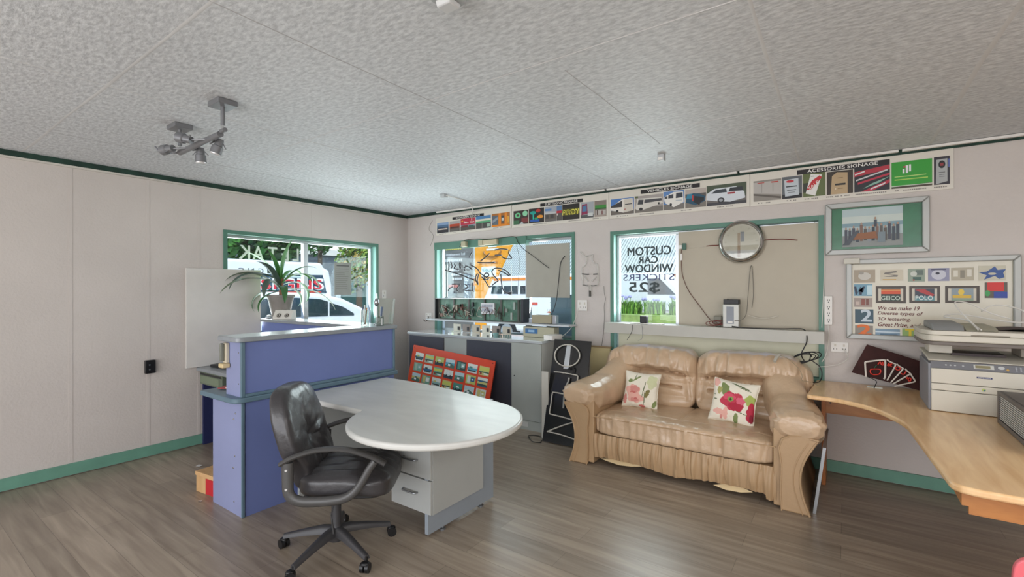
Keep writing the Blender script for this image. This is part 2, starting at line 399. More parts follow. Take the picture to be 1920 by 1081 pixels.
# ------------------------------------------------------------------ reception counter
def rounded(poly, r, n=6):
    out = []; k = len(poly)
    for i in range(k):
        a, c, d = Vector(poly[i-1]), Vector(poly[i]), Vector(poly[(i+1) % k]); rr = r[i] if isinstance(r, (list, tuple)) else r
        u, v = (a-c), (d-c); q = min(rr, u.length*.45, v.length*.45)
        if q < 1e-4: out.append(tuple(c)); continue
        p0, p1 = c+u.normalized()*q, c+v.normalized()*q
        for j in range(n+1):
            t = j/n; out.append(tuple(p0*(1-t)**2 + 2*c*t*(1-t) + p1*t*t))
    return out
ct = thing('reception_counter', 'tall blue reception counter with a grey top shelf, standing in front of the left window', 'counter', (1.64, -2.5, 0))
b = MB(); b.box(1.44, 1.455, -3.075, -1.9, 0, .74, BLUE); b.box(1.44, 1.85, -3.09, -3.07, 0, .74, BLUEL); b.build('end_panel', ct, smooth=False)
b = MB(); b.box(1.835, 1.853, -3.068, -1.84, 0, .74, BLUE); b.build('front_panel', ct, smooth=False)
b = MB(); b.box(1.848, 1.862, -3.095, -3.075, 0, .74, EDGE); b.build('edge_strip', ct, smooth=False, bevel=.004)
b = MB(); b.prism(rounded([(1.38, -3.15), (1.885, -3.15), (1.885, -1.82), (1.38, -1.82)], [.02, .07, .01, .01]), .742, .775, EDGE); b.build('lower_shelf', ct, bevel=.006)
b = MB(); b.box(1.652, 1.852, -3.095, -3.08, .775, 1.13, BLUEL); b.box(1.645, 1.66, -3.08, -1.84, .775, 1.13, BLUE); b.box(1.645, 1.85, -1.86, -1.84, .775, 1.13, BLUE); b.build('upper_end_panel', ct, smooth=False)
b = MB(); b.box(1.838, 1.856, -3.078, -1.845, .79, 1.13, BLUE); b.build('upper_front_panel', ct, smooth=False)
b = MB(); b.box(1.85, 1.868, -3.10, -3.075, .775, 1.13, EDGE); b.box(1.85, 1.866, -1.855, -1.835, .775, 1.13, EDGE); b.box(1.85, 1.872, -3.075, -1.855, .775, .795, EDGE); b.build('corner_trim', ct, smooth=False, bevel=.004)
b = MB(); b.prism(rounded([(1.60, -3.135), (1.885, -3.135), (1.885, -1.825), (1.60, -1.825)], [.03, .05, .01, .01]), 1.131, 1.163, GREYTOP); b.build('top_shelf', ct, bevel=.006)
# screws on the end panel
b = MB()
for z in (.08, .3, .38, .62, .66): b.lathe([(.006, 0), (.005, .002)], (1.75+.02*sin(z*40), -3.0915, z), CHROME, 10, ax='y')
for z in (.86, 1.06): b.lathe([(.005, 0), (.004, .002)], (1.825, -3.0965, z), CHROME, 10, ax='y')
b.build('screw_heads', ct)
# window wing
wg = thing('counter_wing', 'raised blue counter wing under the left window with a glossy grey top', 'counter', (.82, -1.92, 0))
b = MB(); b.box(.004, 1.375, -2.03, -2.012, 0, 1.13, BLUE); b.box(.004, 1.375, -1.82, -1.805, 0, 1.13, BLUE); b.build('panel', wg, smooth=False)
b = MB(); b.box(.004, 1.597, -2.055, -1.79, 1.132, 1.163, GREYTOP); b.build('top_shelf', wg, bevel=.005)
# low desk wing behind the counter
dw = thing('low_desk', 'dark blue low desk at left wall behind the reception counter with a grey top', 'desk', (.7, -2.4, 0))
b = MB(); b.box(.022, .045, -2.6, -2.07, 0, .70, mat('#232a55', .6)); b.build('side_panel', dw, smooth=False)
b = MB(); b.box(.045, 1.36, -2.34, -2.32, .1, .70, mat('#232a55', .6)); b.build('modesty_panel', dw, smooth=False)
b = MB(); b.box(1.34, 1.362, -2.6, -2.07, 0, .70, mat('#232a55', .6)); b.build('side_panel', dw, smooth=False)
b = MB(); b.box(.004, 1.37, -2.645, -2.065, .702, .735, GREYTOP); b.build('top', dw, bevel=.006)
dr = MB(); dr.box(.05, .50, -2.63, -2.36, .585, .70, mat('#66705f', .5)); dro = dr.build('drawer', dw, smooth=False, bevel=.003)
b = MB(); b.box(.06, .44, -2.634, -2.63, .60, .665, mat('#7a866f', .5)); b.box(.06, .49, -2.632, -2.63, .672, .69, DARK); b.build('drawer_front', dro, smooth=False)

# router, papers, intercom
rt = thing('router', 'flat black router with one upright antenna on the low desk', 'router', (.2, -2.46, .736), radians(4))
b = MB(); b.prism(rounded([(-.13, -.09), (.16, -.09), (.16, .09), (-.13, .09)], .015), 0, .022, DARK); b.build('body', rt, world=False, bevel=.003)
b = MB(); b.cyl((.02, .02, .02), (.02, .02, .035), .009, .007, BLACK, 12); b.tube([(.02, .02, .03), (.05, .03, .14)], [.0065, .0045], BLACK, 10); b.build('antenna', rt, world=False)
b = MB(); 
for i, (dx, dy, c) in enumerate(((0, 0, '#b8a9a0'), (.015, -.012, '#9c3d35'), (.05, .02, '#d8d4cc'))):
    a = .2+.3*i; T = lambda q, a=a, dx=dx, dy=dy: (1.485+dx+q[0]*cos(a)-q[1]*sin(a), -2.98+dy+q[0]*sin(a)+q[1]*cos(a), q[2])
    b.box(-.07, .07, -.05, .05, .776+.006*i, .782+.006*i, mat(c, .6), T=T)
tag(b.build('booklet_pile', smooth=False), 'small stack of red and grey leaflets on the lower shelf behind the counter end', 'booklets')
ic = thing('intercom_handset', 'beige intercom handset mounted on the end of the blue counter', 'intercom', (1.69, -3.1, 1.0))
b = MB(); b.box(1.655, 1.70, -3.118, -3.0965, .985, 1.118, CREAM); b.build('base', ic, bevel=.004)
b = MB(); b.box(1.658, 1.682, -3.142, -3.1185, .998, 1.115, mat('#77796e', .5)); b.build('handset', ic, bevel=.006)
b = MB(); b.box(1.65, 1.712, -3.145, -3.0965, .955, .984, mat('#d2bd90', .55)); b.build('cradle', ic, bevel=.006)

# white panel leaning on the left wall
b = MB(); b.box(.006, .024, -2.735, -2.05, .737, 1.672, mat('#d9d5cf', .55)); tag(b.build('white_board', bevel=.002, smooth=False), 'large blank white board standing on the low desk against the left wall', 'board')
# black wall box and switches
bxw = thing('wall_box', 'small black socket box on the bare left wall', 'socket', (.0, -3.01, .79))
b = MB(); b.box(.001, .035, -3.05, -2.975, .735, .85, BLACK); b.build('housing', bxw, bevel=.004)
b = MB(); 
for z in (.77, .81): b.lathe([(.007, 0), (.006, .003)], (.0352, -3.02, z), STEEL, 12, ax='x')
b.build('jack', bxw)
def plate(axis, a, z, w, h, label, n=2, extra=None, name='wall_socket', cat='socket'):
    f = (lambda u, v, d: (.001+d, a+u, z+v)) if axis == 'x' else (lambda u, v, d: (a+u, -.001-d, z+v))
    def bb(mb, u0, u1, v0, v1, d0, d1, m):
        p, q = f(u0, v0, d0), f(u1, v1, d1); mb.box(min(p[0], q[0]), max(p[0], q[0]), min(p[1], q[1]), max(p[1], q[1]), p[2], q[2], m)
    t = thing(name, label, cat, f(0, 0, 0))
    m_ = MB(); bb(m_, -w/2, w/2, -h/2, h/2, 0, .009, WHITE); m_.build('plate', t, bevel=.003)
    for k in range(n):
        u = (k-(n-1)/2)*w/n; m_ = MB(); bb(m_, u-.006, u+.006, h*.08, h*.3, .0095, .013, OFFW); bb(m_, u-.012, u-.008, -h*.25, -h*.1, .0092, .0096, BLACK); bb(m_, u+.008, u+.012, -h*.25, -h*.1, .0092, .0096, BLACK); m_.build('switch', t, smooth=False)
    return t
plate('x', -.42, 1.40, .07, .115, 'white wall plate between the left window and the room corner', 1)
plate('y', 2.725, 1.29, .115, .115, 'white double wall socket between the two back windows', 2)
plate('y', 4.985, 1.0, .115, .08, 'white double socket low on the back wall above the wooden desk, cords plugged in', 2)
plate('y', .42, 1.11, .115, .075, 'white wall socket left of the middle window with a grey plug in it', 2)

# ------------------------------------------------------------------ grey P shaped desk
gd = thing('grey_desk', 'light grey P-shaped office desk with a rounded end, joined to the blue counter', 'desk', (2.6, -2.4, 0))
C0 = (3.105, -2.60); R0 = .495
arc = []
a_s, a_e = 80, -150
arc = [(C0[0]+R0*cos(radians(a)), C0[1]+R0*sin(radians(a))) for a in [78-(78+160)*i/60 for i in range(61)]]
outline = [(1.90, -1.955)] + [(2.35, -1.965), (2.8, -2.02)] + arc + [(2.63, -2.757), (2.60, -2.765), (2.56, -2.768), (1.90, -2.768)]
b = MB(); b.prism(outline, .703, .738, GREYDESK); b.build('desktop', gd, bevel=.013, seg=4)
b = MB(); b.box(1.90, 1.922, -2.74, -1.99, 0, .702, GREYBODY); b.build('side_panel', gd, bevel=.001, smooth=False)
b = MB(); b.box(1.922, 2.99, -2.10, -2.082, .2, .702, GREYBODY); b.build('modesty_panel', gd, smooth=False)
b = MB(); b.box(2.992, 3.018, -2.585, -1.955, .022, .702, mat('#8f979f', .45)); lp_ = b.build('leg_panel', gd, bevel=.001, smooth=False)
for y in (-2.45, -2.08):
    b = MB(); b.lathe([(.02, 0), (.02, .01), (.008, .012), (.008, .022)], (3.005, y, .0), STEEL, 16); b.build('foot', gd)
pd = MB(); pd.box(2.70, 3.045, -2.57, -2.10, .14, .702, GREYBODY); pdo = pd.build('pedestal', gd, bevel=.001, smooth=False)
for z0, z1 in ((.145, .345), (.35, .53), (.535, .69)):
    d = MB(); d.box(2.702, 3.043, -2.588, -2.571, z0, z1-.004, GREYBODY); do = d.build('drawer', gd, bevel=.001, smooth=False)
    zc = (z0+z1)/2+.01
    h = MB(); h.tube(catmull([(2.815, -2.588, zc), (2.82, -2.607, zc), (2.84, -2.612, zc), (2.91, -2.612, zc), (2.93, -2.607, zc), (2.935, -2.588, zc)], 4), .0055, STEEL, 8); h.build('handle', do)

# ------------------------------------------------------------------ office chair (local: forward +x)
ch = thing('office_chair', 'black leather swivel office chair with curved armrests at the grey desk', 'chair', (2.68, -2.965, 0), radians(38))
def lb(mb, name, p=ch, **k): return mb.build(name, p, world=False, **k)
GX = .085
def lbx(mb, name, p=ch, **k):
    mb.v = [(v[0]+GX, v[1], v[2]+(.022 if name in ('seat', 'seat_mechanism') else 0)) for v in mb.v]
    return mb.build(name, p, world=False, **k)
b = MB(); b.lathe([(.03, .06), (.042, .065), (.045, .11), (.03, .13), (.026, .15), (.026, .27)], (0, 0, 0), PLAST, 24); b.lathe([(.015, .27), (.015, .36)], (0, 0, 0), CHROME, 16); lb(b, 'gas_lift')
for k in range(5):
    a = radians(67+72*k-38); d = Vector((cos(a), sin(a), 0)); s_ = Vector((-sin(a), cos(a), 0))
    b = MB(); prof = [(.02, .115, .03, .026), (.08, .115, .028, .024), (.18, .098, .022, .018), (.27, .078, .018, .014), (.305, .07, .016, .014)]
    vs_ = []
    for r, z, w, t in prof:
        for u, v in ((-1, -.7), (-.8, .6), (-.4, 1), (.4, 1), (.8, .6), (1, -.7)):
            q = d*r + s_*w*u; vs_.append((q.x, q.y, z+t*v))
    fs = [(i*6+j, i*6+(j+1) % 6, (i+1)*6+(j+1) % 6, (i+1)*6+j) for i in range(4) for j in range(6)] + [(5, 4, 3, 2, 1, 0), tuple(range(24, 30))]
    b.add(vs_, [f[::-1] for f in fs], PLAST)
    leg = lb(b, 'base_arm', smooth=True, angle=50)
    c = MB(); e = d*.30; ca = radians(20+60*k); cx = Vector((cos(ca), sin(ca), 0)); o2 = e + cx*.015
    for sg in (-1, 1):
        n_ = Vector((-cx.y, cx.x, 0)); p0 = o2 + n_*(.004*sg); p1 = o2 + n_*(.023*sg)
        c.tube([(p0.x, p0.y, .026), (p1.x, p1.y, .026)], .0258, BLACK, 18)
    c.tube([(e.x, e.y, .035), (e.x, e.y, .075)], .008, BLACK, 10)
    c.soft((o2.x, o2.y, .044), (.024, .02, .014), BLACK, .45, 6)
    c.build('caster', leg, world=False)
wr = lambda x, y, z, s=1: noise.noise((x*9*s, y*9*s, z*9*s))
b = MB()
def seatd(nx, ny, nz, x, y, z):
    dz = .02*nz*(1-nx*nx)*(1-ny*ny) if nz > 0 else 0
    if nx > .4: dz -= .045*(nx-.4)**1.2
    if nz > .3: dz += .016*noise.noise((x*5, y*24, 2)) - .012*math.exp(-((x-.12)/.02)**2)
    return (0, 0, dz)
b.soft((.012, 0, .425), (.245, .245, .062), BLEATHER, .22, 26, seatd); lbx(b, 'seat')
b = MB(); b.prism(rounded([(-.2, -.2), (.2, -.2), (.2, .2), (-.2, .2)], .05), .352, .372, BLACK); b.box(-.08, .1, -.06, .06, .325, .352, BLACK); lbx(b, 'seat_mechanism', bevel=.004)
b = MB(); b.tube([(.05, -.06, .34), (.03, -.12, .33), (.02, -.15, .27), (.04, -.17, .18)], [.004, .004, .003, .007], BLACK, 8); lb(b, 'height_lever')
b = MB()
def backd(nx, ny, nz, x, y, z):
    t = (z-.42)/.52; w = 1 - .16*max(0, t-.55)**1.2 + .05*sin(t*pi) - .14*math.exp(-((t-.18)/.16)**2)
    lean = -.155*t
    dx = lean
    if nx > 0:
        r2 = (y/.16)**2 + ((z-.66)/.19)**2
        dx += .022*(1-math.exp(-3*r2)) - .03*math.exp(-9*((y/.16)**2+((z-.655)/.13)**2))
        an = atan2(z-.655, y); dx += .007*sin(an*9)*math.exp(-((sqrt(r2)-.5)/.35)**2)
        dx += .012*math.exp(-((t-.22)/.12)**2)
    dx += .006*noise.noise((x*7, y*16, z*9))
    return (dx, y*(w-1), 0)
b.soft((-.20, 0, .665), (.052, .235, .275), BLEATHER, .27, 30, backd)
lbx(b, 'backrest')
ARM = mat('#4b4a49', .38, var=.06)
for sg in (-1, 1):
    b = MB(); y = .282*sg
    def strap(P, w, t):
        # flat bar: path in xz, width w in y, thickness t
        Q = catmull([(p[0], 0, p[1]) for p in P], 6); k = len(Q); W = [w(i/(k-1)) if callable(w) else w for i in range(k)]; Tt = [t(i/(k-1)) if callable(t) else t for i in range(k)]
        vs_ = []
        for i, q in enumerate(Q):
            tg = (Q[min(i+1, k-1)]-Q[max(i-1, 0)]).normalized(); nn = Vector((-tg.z, 0, tg.x))
            for a in range(10):
                an = 2*pi*a/10; cu, su = cos(an), sin(an)
                vs_.append((q.x+nn.x*Tt[i]*su, y+W[i]*cu, q.z+nn.z*Tt[i]*su))
        fs = [(i*10+j, i*10+(j+1) % 10, (i+1)*10+(j+1) % 10, (i+1)*10+j) for i in range(k-1) for j in range(10)] + [tuple(range(10))[::-1], tuple(range((k-1)*10, k*10))]
        b.add(vs_, fs, ARM)
    strap([(-.27, .592), (-.20, .628), (-.08, .66), (.06, .658), (.18, .622), (.25, .585)], lambda t: .028-.006*abs(t-.5), .013)
    strap([(-.235, .60), (-.235, .52), (-.228, .44), (-.18, .405), (-.08, .40), (.03, .41), (.09, .44), (.13, .49), (.17, .56), (.20, .60)], .02, lambda t: .030-.012*t)
    ar = lbx(b, 'armrest', angle=60)
    b = MB()
    for z in (.47, .565): b.lathe([(.009, 0), (.006, .003)], (-.236+GX, y-.017*1 if sg < 0 else y+.014, z), CHROME, 12, ax='y')
    b.build('bolt', ar, world=False)
# ------------------------------------------------------------------ white display cabinet under the middle window
wc = thing('display_cabinet', 'long white and dark grey cabinet with a glass top under the middle window', 'cabinet', (1.5, -.25, 0))
CW = mat('#c3c4bf', .5, var=.02); CD = mat('#3c3d47', .55, var=.05, stretch=(30, 1, 1)); CL = mat('#a6aaa4', .5)
b = MB(); b.box(.515, 2.485, -.44, -.024, .0, .905, CW); b.build('carcass', wc, smooth=False)
b = MB(); b.box(.53, 1.115, -.452, -.4405, .09, .89, CD); b.build('dark_panel', wc, smooth=False)
b = MB(); b.box(1.135, 1.475, -.452, -.4405, .09, .89, CL); b.build('pale_panel', wc, smooth=False)
b = MB(); b.box(1.48, 2.10, -.452, -.4405, .09, .89, CD); b.build('dark_panel', wc, smooth=False)
d = MB(); d.box(2.11, 2.483, -.457, -.4405, .10, .90, CL); do = d.build('door', wc, bevel=.001, smooth=False)
b = MB(); b.lathe([(.006, 0), (.006, .004)], (2.15, -.4575, .55), BLACK, 12, ax='y'); b.build('lock', do)
b = MB(); b.box(2.11, 2.483, -.452, -.4405, 0, .095, CL); b.box(2.2, 2.32, -.455, -.452, .03, .08, CW); b.build('plinth', wc, smooth=False)
b = MB(); b.box(.50, 2.50, -.462, -.024, .906, .925, mat('#b9bdbf', .3)); tp = b.build('top', wc, bevel=.002, smooth=False)
b = MB(); b.box(.505, 2.495, -.466, -.03, .9255, .934, mat('#dfe6e4', .04, .0, coat=1, spec=1)); b.build('glass_sheet', tp, bevel=.002, smooth=False)
b = MB(); b.prism(rounded([(2.43, -.33), (2.56, -.36), (2.57, -.16), (2.44, -.13)], .02), .935, .985, WHITE); tag(b.build('white_tray', bevel=.004), 'small white plastic tray at right end of the cabinet top beside the black board', 'tray')
# folded display items standing on the cabinet top
IT = [mat('#e0dccb', .5), mat('#9a8f86', .5), mat('#c9c0ae', .5)]
for i in range(6):
    x = 1.02 + i*.155
    t = thing('display_pack', 'clear pack with a black tab hanging under the shelf above the cabinet', 'pack', (x, -.1, .935), 0, 'packs on the cabinet under the shelf')
    b = MB(); b.box(x-.06, x+.06, -.105, -.095, .936, 1.03, IT[i % 3]); b.build('card', t, smooth=False)
    b = MB(); b.box(x+.015, x+.045, -.112, -.1055, .955, 1.0, DARK); b.build('tab', t, smooth=False)
t = thing('instrument_box', 'beige box with a blue label standing on the cabinet under the shelf', 'box', (2.25, -.12, .935))
b = MB(); b.box(2.07, 2.47, -.17, -.06, .9355, 1.05, mat('#b0ab93', .55)); b.build('body', t, bevel=.004)
b = MB(); b.box(2.10, 2.26, -.172, -.1702, .975, 1.03, mat('#3d6a9a', .5)); b.box(2.14, 2.22, -.1725, -.1721, .99, 1.015, mat('#8fb2cf', .5)); b.build('display_label', t, smooth=False)
b = MB()
for i in range(9):
    x = 1.72+i*.032; b.lathe([(.006, 0), (.009, .012), (.003, .02)], (x, -.28, .9345), mat('#6c8a86', .4), 10)
b.lathe([(.025, 0), (.035, .03), (.03, .04)], (1.80, -.32, .9345), mat('#7fa6a4', .3), 16)
tag(b.build('pin_row', ), 'row of small pins laid out on the glass cabinet top', 'pins', kind='stuff')

# ------------------------------------------------------------------ little painted pictures
def picture(name, parent, F, u0, u1, v0, v1, bgc, shapes, t=.0015, d0=0):
    """flat print: shapes are (colour, points in 0..1) laid in thin layers"""
    b = MB(); W, Hh = u1-u0, v1-v0
    b.prism([(u0, v0), (u1, v0), (u1, v1), (u0, v1)], d0, d0+t, mat(bgc, .45), lambda u, v, w: F(u, v, w))
    for k, (c, pts) in enumerate(shapes):
        b.add([F(u0+min(max(p[0], 0), 1)*W, v0+min(max(p[1], 0), 1)*Hh, d0+t+.00025*(k+1)) for p in pts], [tuple(range(len(pts)))], mat(c, .45))
    return b.build(name, parent, smooth=False)
def R_(a, b_, c, d): return [(a, c), (b_, c), (b_, d), (a, d)]
def E_(cx, cy, rx, ry, n=14): return [(cx+rx*cos(2*pi*i/n), cy+ry*sin(2*pi*i/n)) for i in range(n)]
SKY = '#7f9cc0'; ROAD = '#6d6a67'
PH = {
 'resort': ('#8aa3c4', [('#33485f', R_(0, 1, .28, .62)), ('#54718f', R_(0, 1, .55, .75)), ('#d4c0ae', R_(.1, .9, .3, .42)), ('#3a3a3e', R_(0, 1, 0, .28))]),
 'redshop': ('#a7a3a0', [('#b3482f', R_(0, 1, .45, .72)), ('#7c4536', R_(0, 1, .3, .5)), ('#65615c', R_(0, 1, 0, .3)), ('#4a2f2a', R_(.1, .9, .32, .44))]),
 'binn': ('#c6304c', [('#8e9aa6', R_(0, 1, 0, .5)), ('#b92e45', R_(0, 1, .45, 1)), ('#55504b', R_(0, 1, 0, .3)), ('#6e2f30', R_(.05, .5, .25, .42)), ('#3c5c54', R_(.55, .9, .22, .38)), ('#e5a03c', E_(.12, .78, .07, .06))]),
 'green': ('#4f7fae', [('#d9d3be', R_(0, 1, .6, .75)), ('#57a878', R_(0, 1, .45, .6)), ('#4b4a46', R_(0, 1, 0, .45)), ('#77706a', R_(.4, .45, 0, .45)), ('#9fb3a2', R_(.75, .95, .1, .35))]),
 'orange': ('#a8692e', [('#dd8420', R_(.38, .52, 0, 1)), ('#e08a2a', R_(.72, .85, 0, 1)), ('#5d656f', R_(.03, .36, .15, .85)), ('#8f97a0', [(.05, .3), (.34, .55), (.34, .75), (.05, .5)]), ('#4a4b4c', R_(.54, .7, .25, .8)), ('#c9cbc9', R_(.56, .68, .4, .62)), ('#dd8420', R_(0, 1, 0, .14)), ('#d9a13c', R_(.87, .98, .2, .7))]),
 'neonbar': ('#3b2d2a', [('#6fc58c', E_(.3, .66, .2, .2)), ('#49423c', E_(.3, .66, .09, .09)), ('#8fd0a6', E_(.8, .75, .17, .2)), ('#7c3a38', R_(.55, 1, .1, .45)), ('#3f6b4a', R_(0, .4, 0, .3)), ('#b9c0c0', [(.4, 0), (.6, .2), (.7, 0)])]),
 'palm': ('#2b2523', [('#1f9c8f', E_(.28, .7, .2, .12)), ('#24b3a4', R_(.26, .34, .25, .65)), ('#b8372d', E_(.62, .82, .16, .12)), ('#e2922b', E_(.75, .4, .2, .12)), ('#2556a8', R_(.1, .7, .08, .24)), ('#2a9c5e', E_(.5, .3, .12, .08))]),
 'mall': ('#a4a9b2', [('#5e86b6', R_(0, .6, .72, .86)), ('#6a6058', R_(0, 1, .15, .5)), ('#bfc0c0', R_(0, 1, .5, .62)), ('#4a4644', R_(.1, .35, .2, .45)), ('#4a4644', R_(.5, .8, .2, .45)), ('#6f6b67', R_(0, 1, 0, .15))]),
 'mall2': ('#5e7fa9', [('#b2303c', R_(0, 1, .5, .66)), ('#56514e', R_(0, 1, 0, .5)), ('#d7c9c5', E_(.2, .42, .12, .07))]),
 'arox': ('#2a2622', [('#4d4b1c', R_(0, 1, .28, .72)), ('#7d7a24', R_(0, 1, .36, .64))]),
 'block': ('#a3a7ab', [('#8c2e50', [(.05, .2), (.55, .25), (.5, .9), (.1, .85)]), ('#507aa0', [(.12, .4), (.48, .42), (.46, .8), (.15, .76)]), ('#9c3a5c', R_(0, 1, .62, .66)), ('#555', R_(0, 1, 0, .2)), ('#c9cbc9', R_(.55, .95, .1, .3))]) if False else
          ('#a3a7ab', [('#8c2e50', [(.05, .2), (.55, .25), (.5, .9), (.1, .85)]), ('#507aa0', [(.12, .4), (.48, .42), (.46, .8), (.15, .76)]), ('#555555', R_(0, 1, 0, .2)), ('#c9cbc9', R_(.55, .95, .1, .3))]),
 'market': ('#857a70', [('#3f8a3a', R_(.05, 1, .52, .72)), ('#2f5f30', R_(.05, 1, .46, .54)), ('#b7b2ab', R_(.1, .95, .12, .4)), ('#5b4d46', R_(.2, .3, .1, .42)), ('#7a4e4b', R_(.6, .7, .1, .36)), ('#a2968c', R_(0, 1, 0, .12))]),
 'coach': ('#4a79b8', [('#6f675f', R_(0, 1, 0, .28)), ('#e2ddd4', [(.0, .5), (.5, .95), (.95, .95), (.98, .2), (.55, .1), (.0, .3)]), ('#3b3a3c', [(.0, .55), (.5, .86), (.5, .45), (.0, .46)]), ('#cfc7ba', [(.56, .12), (.97, .2), (.93, .93), (.58, .9)]), ('#34363a', R_(.62, .92, .58, .63)), ('#a33b2e', E_(.62, .3, .03, .03)), ('#2b2b2b', E_(.28, .22, .06, .08))]),
 'bus': ('#a49c97', [('#7a746c', R_(0, 1, 0, .3)), ('#d2cdc4', [(.02, .25), (.1, .85), (.95, .8), (1, .45), (.3, .15), (.1, .15)]), ('#3c3c40', [(.1, .5), (.14, .78), (.32, .75), (.3, .48)]), ('#4a4a4d', [(.34, .54), (.36, .75), (.95, .74), (.97, .6)]), ('#2f2e2f', E_(.22, .2, .07, .09)), ('#2f2e2f', E_(.86, .45, .03, .07)), ('#5e6742', R_(0, .12, .88, 1))]),
 'van': ('#5b83b9', [('#77726c', R_(0, 1, 0, .3)), ('#e6e3dc', [(.03, .72), (.5, .95), (.95, .92), (.97, .35), (.5, .12), (.05, .4)]), ('#3d4149', [(.24, .62), (.24, .78), (.48, .84), (.48, .62)]), ('#343840', [(.6, .6), (.62, .88), (.92, .88), (.93, .62)]), ('#3c4046', [(.06, .62), (.06, .74), (.2, .76), (.2, .62)]), ('#26262a', E_(.36, .27, .06, .09)), ('#26262a', E_(.08, .42, .02, .06)), ('#b9bfc4', R_(.6, .9, .44, .5))]),
 'car': ('#b8aca4', [('#7b756c', R_(0, 1, 0, .3)), ('#5c5653', R_(0, 1, .55, .75)), ('#1f4e66', [(.02, .3), (.05, .62), (.4, .78), (.7, .7), (.98, .55), (.95, .3), (.5, .12)]), ('#2f7f9c', [(.05, .5), (.1, .74), (.34, .76), (.34, .5)]), ('#1d1f24', [(.4, .3), (.45, .62), (.9, .5), (.9, .34), (.6, .16)]), ('#c0392f', R_(.34, .4, .35, .66)), ('#232326', E_(.66, .22, .06, .1))]),
 'wagon': ('#47523f', [('#6a6560', R_(0, 1, 0, .35)), ('#3e3d41', R_(0, 1, .0, .14)), ('#d5dadf', [(.0, .3), (.0, .6), (.2, .82), (.75, .84), (.95, .55), (.97, .25), (.6, .12), (.2, .22)]), ('#3a4148', [(.12, .6), (.24, .76), (.5, .78), (.52, .6)]), ('#2c2f36', [(.56, .62), (.6, .8), (.9, .8), (.92, .6)]), ('#a02f35', R_(.53, .72, .5, .58)), ('#2c2c2f', E_(.37, .24, .09, .13)), ('#9a9da2', E_(.37, .24, .05, .08))]),
 'menu': ('#8e887f', [('#b7b2ac', [(0, .4), (1, .25), (1, .92), (0, .92)]), ('#605850', [(0, .3), (1, .05), (1, .15), (0, .38)]), ('#b6463a', R_(.15, .4, .86, .9)), ('#b6463a', R_(.65, .9, .84, .9)), ('#9b968f', R_(.3, .32, .4, .86)), ('#9b968f', R_(.7, .72, .4, .86))]),
 'pillar': ('#5f6468', [('#1f1f22', R_(0, 1, 0, .2)), ('#bfc6cb', [(.15, .1), (.85, .14), (.82, .9), (.1, .85)]), ('#c0303a', E_(.4, .78, .2, .06)), ('#303338', R_(.2, .75, .52, .57)), ('#54585c', R_(.25, .7, .36, .4)), ('#7f8488', R_(.3, .65, .26, .29))]),
 'sale': ('#5f6a3c', [('#33382a', R_(0, .35, .2, .6)), ('#e4e2dd', [(.12, .15), (.55, .02), (.85, .9), (.35, .98)]), ('#c42b32', [(.15, .3), (.35, .3), (.85, .78), (.75, .88), (.4, .68)]), ('#46505a', R_(.35, .5, .86, .88))]),
 'door': ('#3a3026', [('#b99f7a', [(.15, .0), (.8, .0), (.8, .9), (.4, .95), (.2, .8)]), ('#1c1a1a', R_(.32, .72, .38, .46)), ('#8a7452', R_(.42, .62, .68, .71)), ('#8a7452', R_(.42, .62, .22, .25)), ('#d8c9ac', R_(.32, .36, .2, .28))]),
 'cutout': ('#24232a', [('#b23040', [(0, .82), (1, .98), (1, .8), (0, .62)]), ('#c9c6c8', [(.05, .5), (.95, .82), (.95, .76), (.05, .44)]), ('#b82c44', [(.1, .38), (1, .66), (1, .58), (.1, .3)]), ('#86b2a0', [(.25, .12), (.7, .3), (1, .52), (.5, .3)]), ('#b82c44', [(.05, .0), (.2, .0), (1, .4), (1, .28), (.5, .0)]), ('#dfe0e0', [(.45, .05), (.85, .22), (.9, .3), (.5, .12)]), ('#e0dcdd', [(.02, .68), (.3, .78), (.3, .84), (.02, .74)])]),
 'greenwall': ('#2f9a2f', [('#4a3c30', [(0, 0), (1, 0), (1, .12), (0, .06)]), ('#c8d2c0', R_(0, 1, .07, .1)), ('#a9cf5a', R_(.08, .9, .3, .34)), ('#b8d77a', R_(.08, .86, .42, .45)), ('#e8e6ea', R_(.28, .33, .55, .72)), ('#e8e6ea', R_(.36, .42, .55, .84)), ('#e8e6ea', R_(.44, .49, .6, .86)), ('#b9305a', R_(.3, .36, .76, .82))]),
 'banner': ('#2e2b33', [('#a9acab', [(.12, .02), (.85, .1), (.85, .92), (.15, .9)]), ('#1c1a1b', E_(.5, .72, .22, .14)), ('#93363a', R_(.4, .6, .67, .77)), ('#6e7070', R_(.3, .7, .42, .45)), ('#6e7070', R_(.33, .67, .34, .36)), ('#6e7070', R_(.33, .67, .27, .29)), ('#5a68a8', R_(.9, 1, .6, .9))]),
}
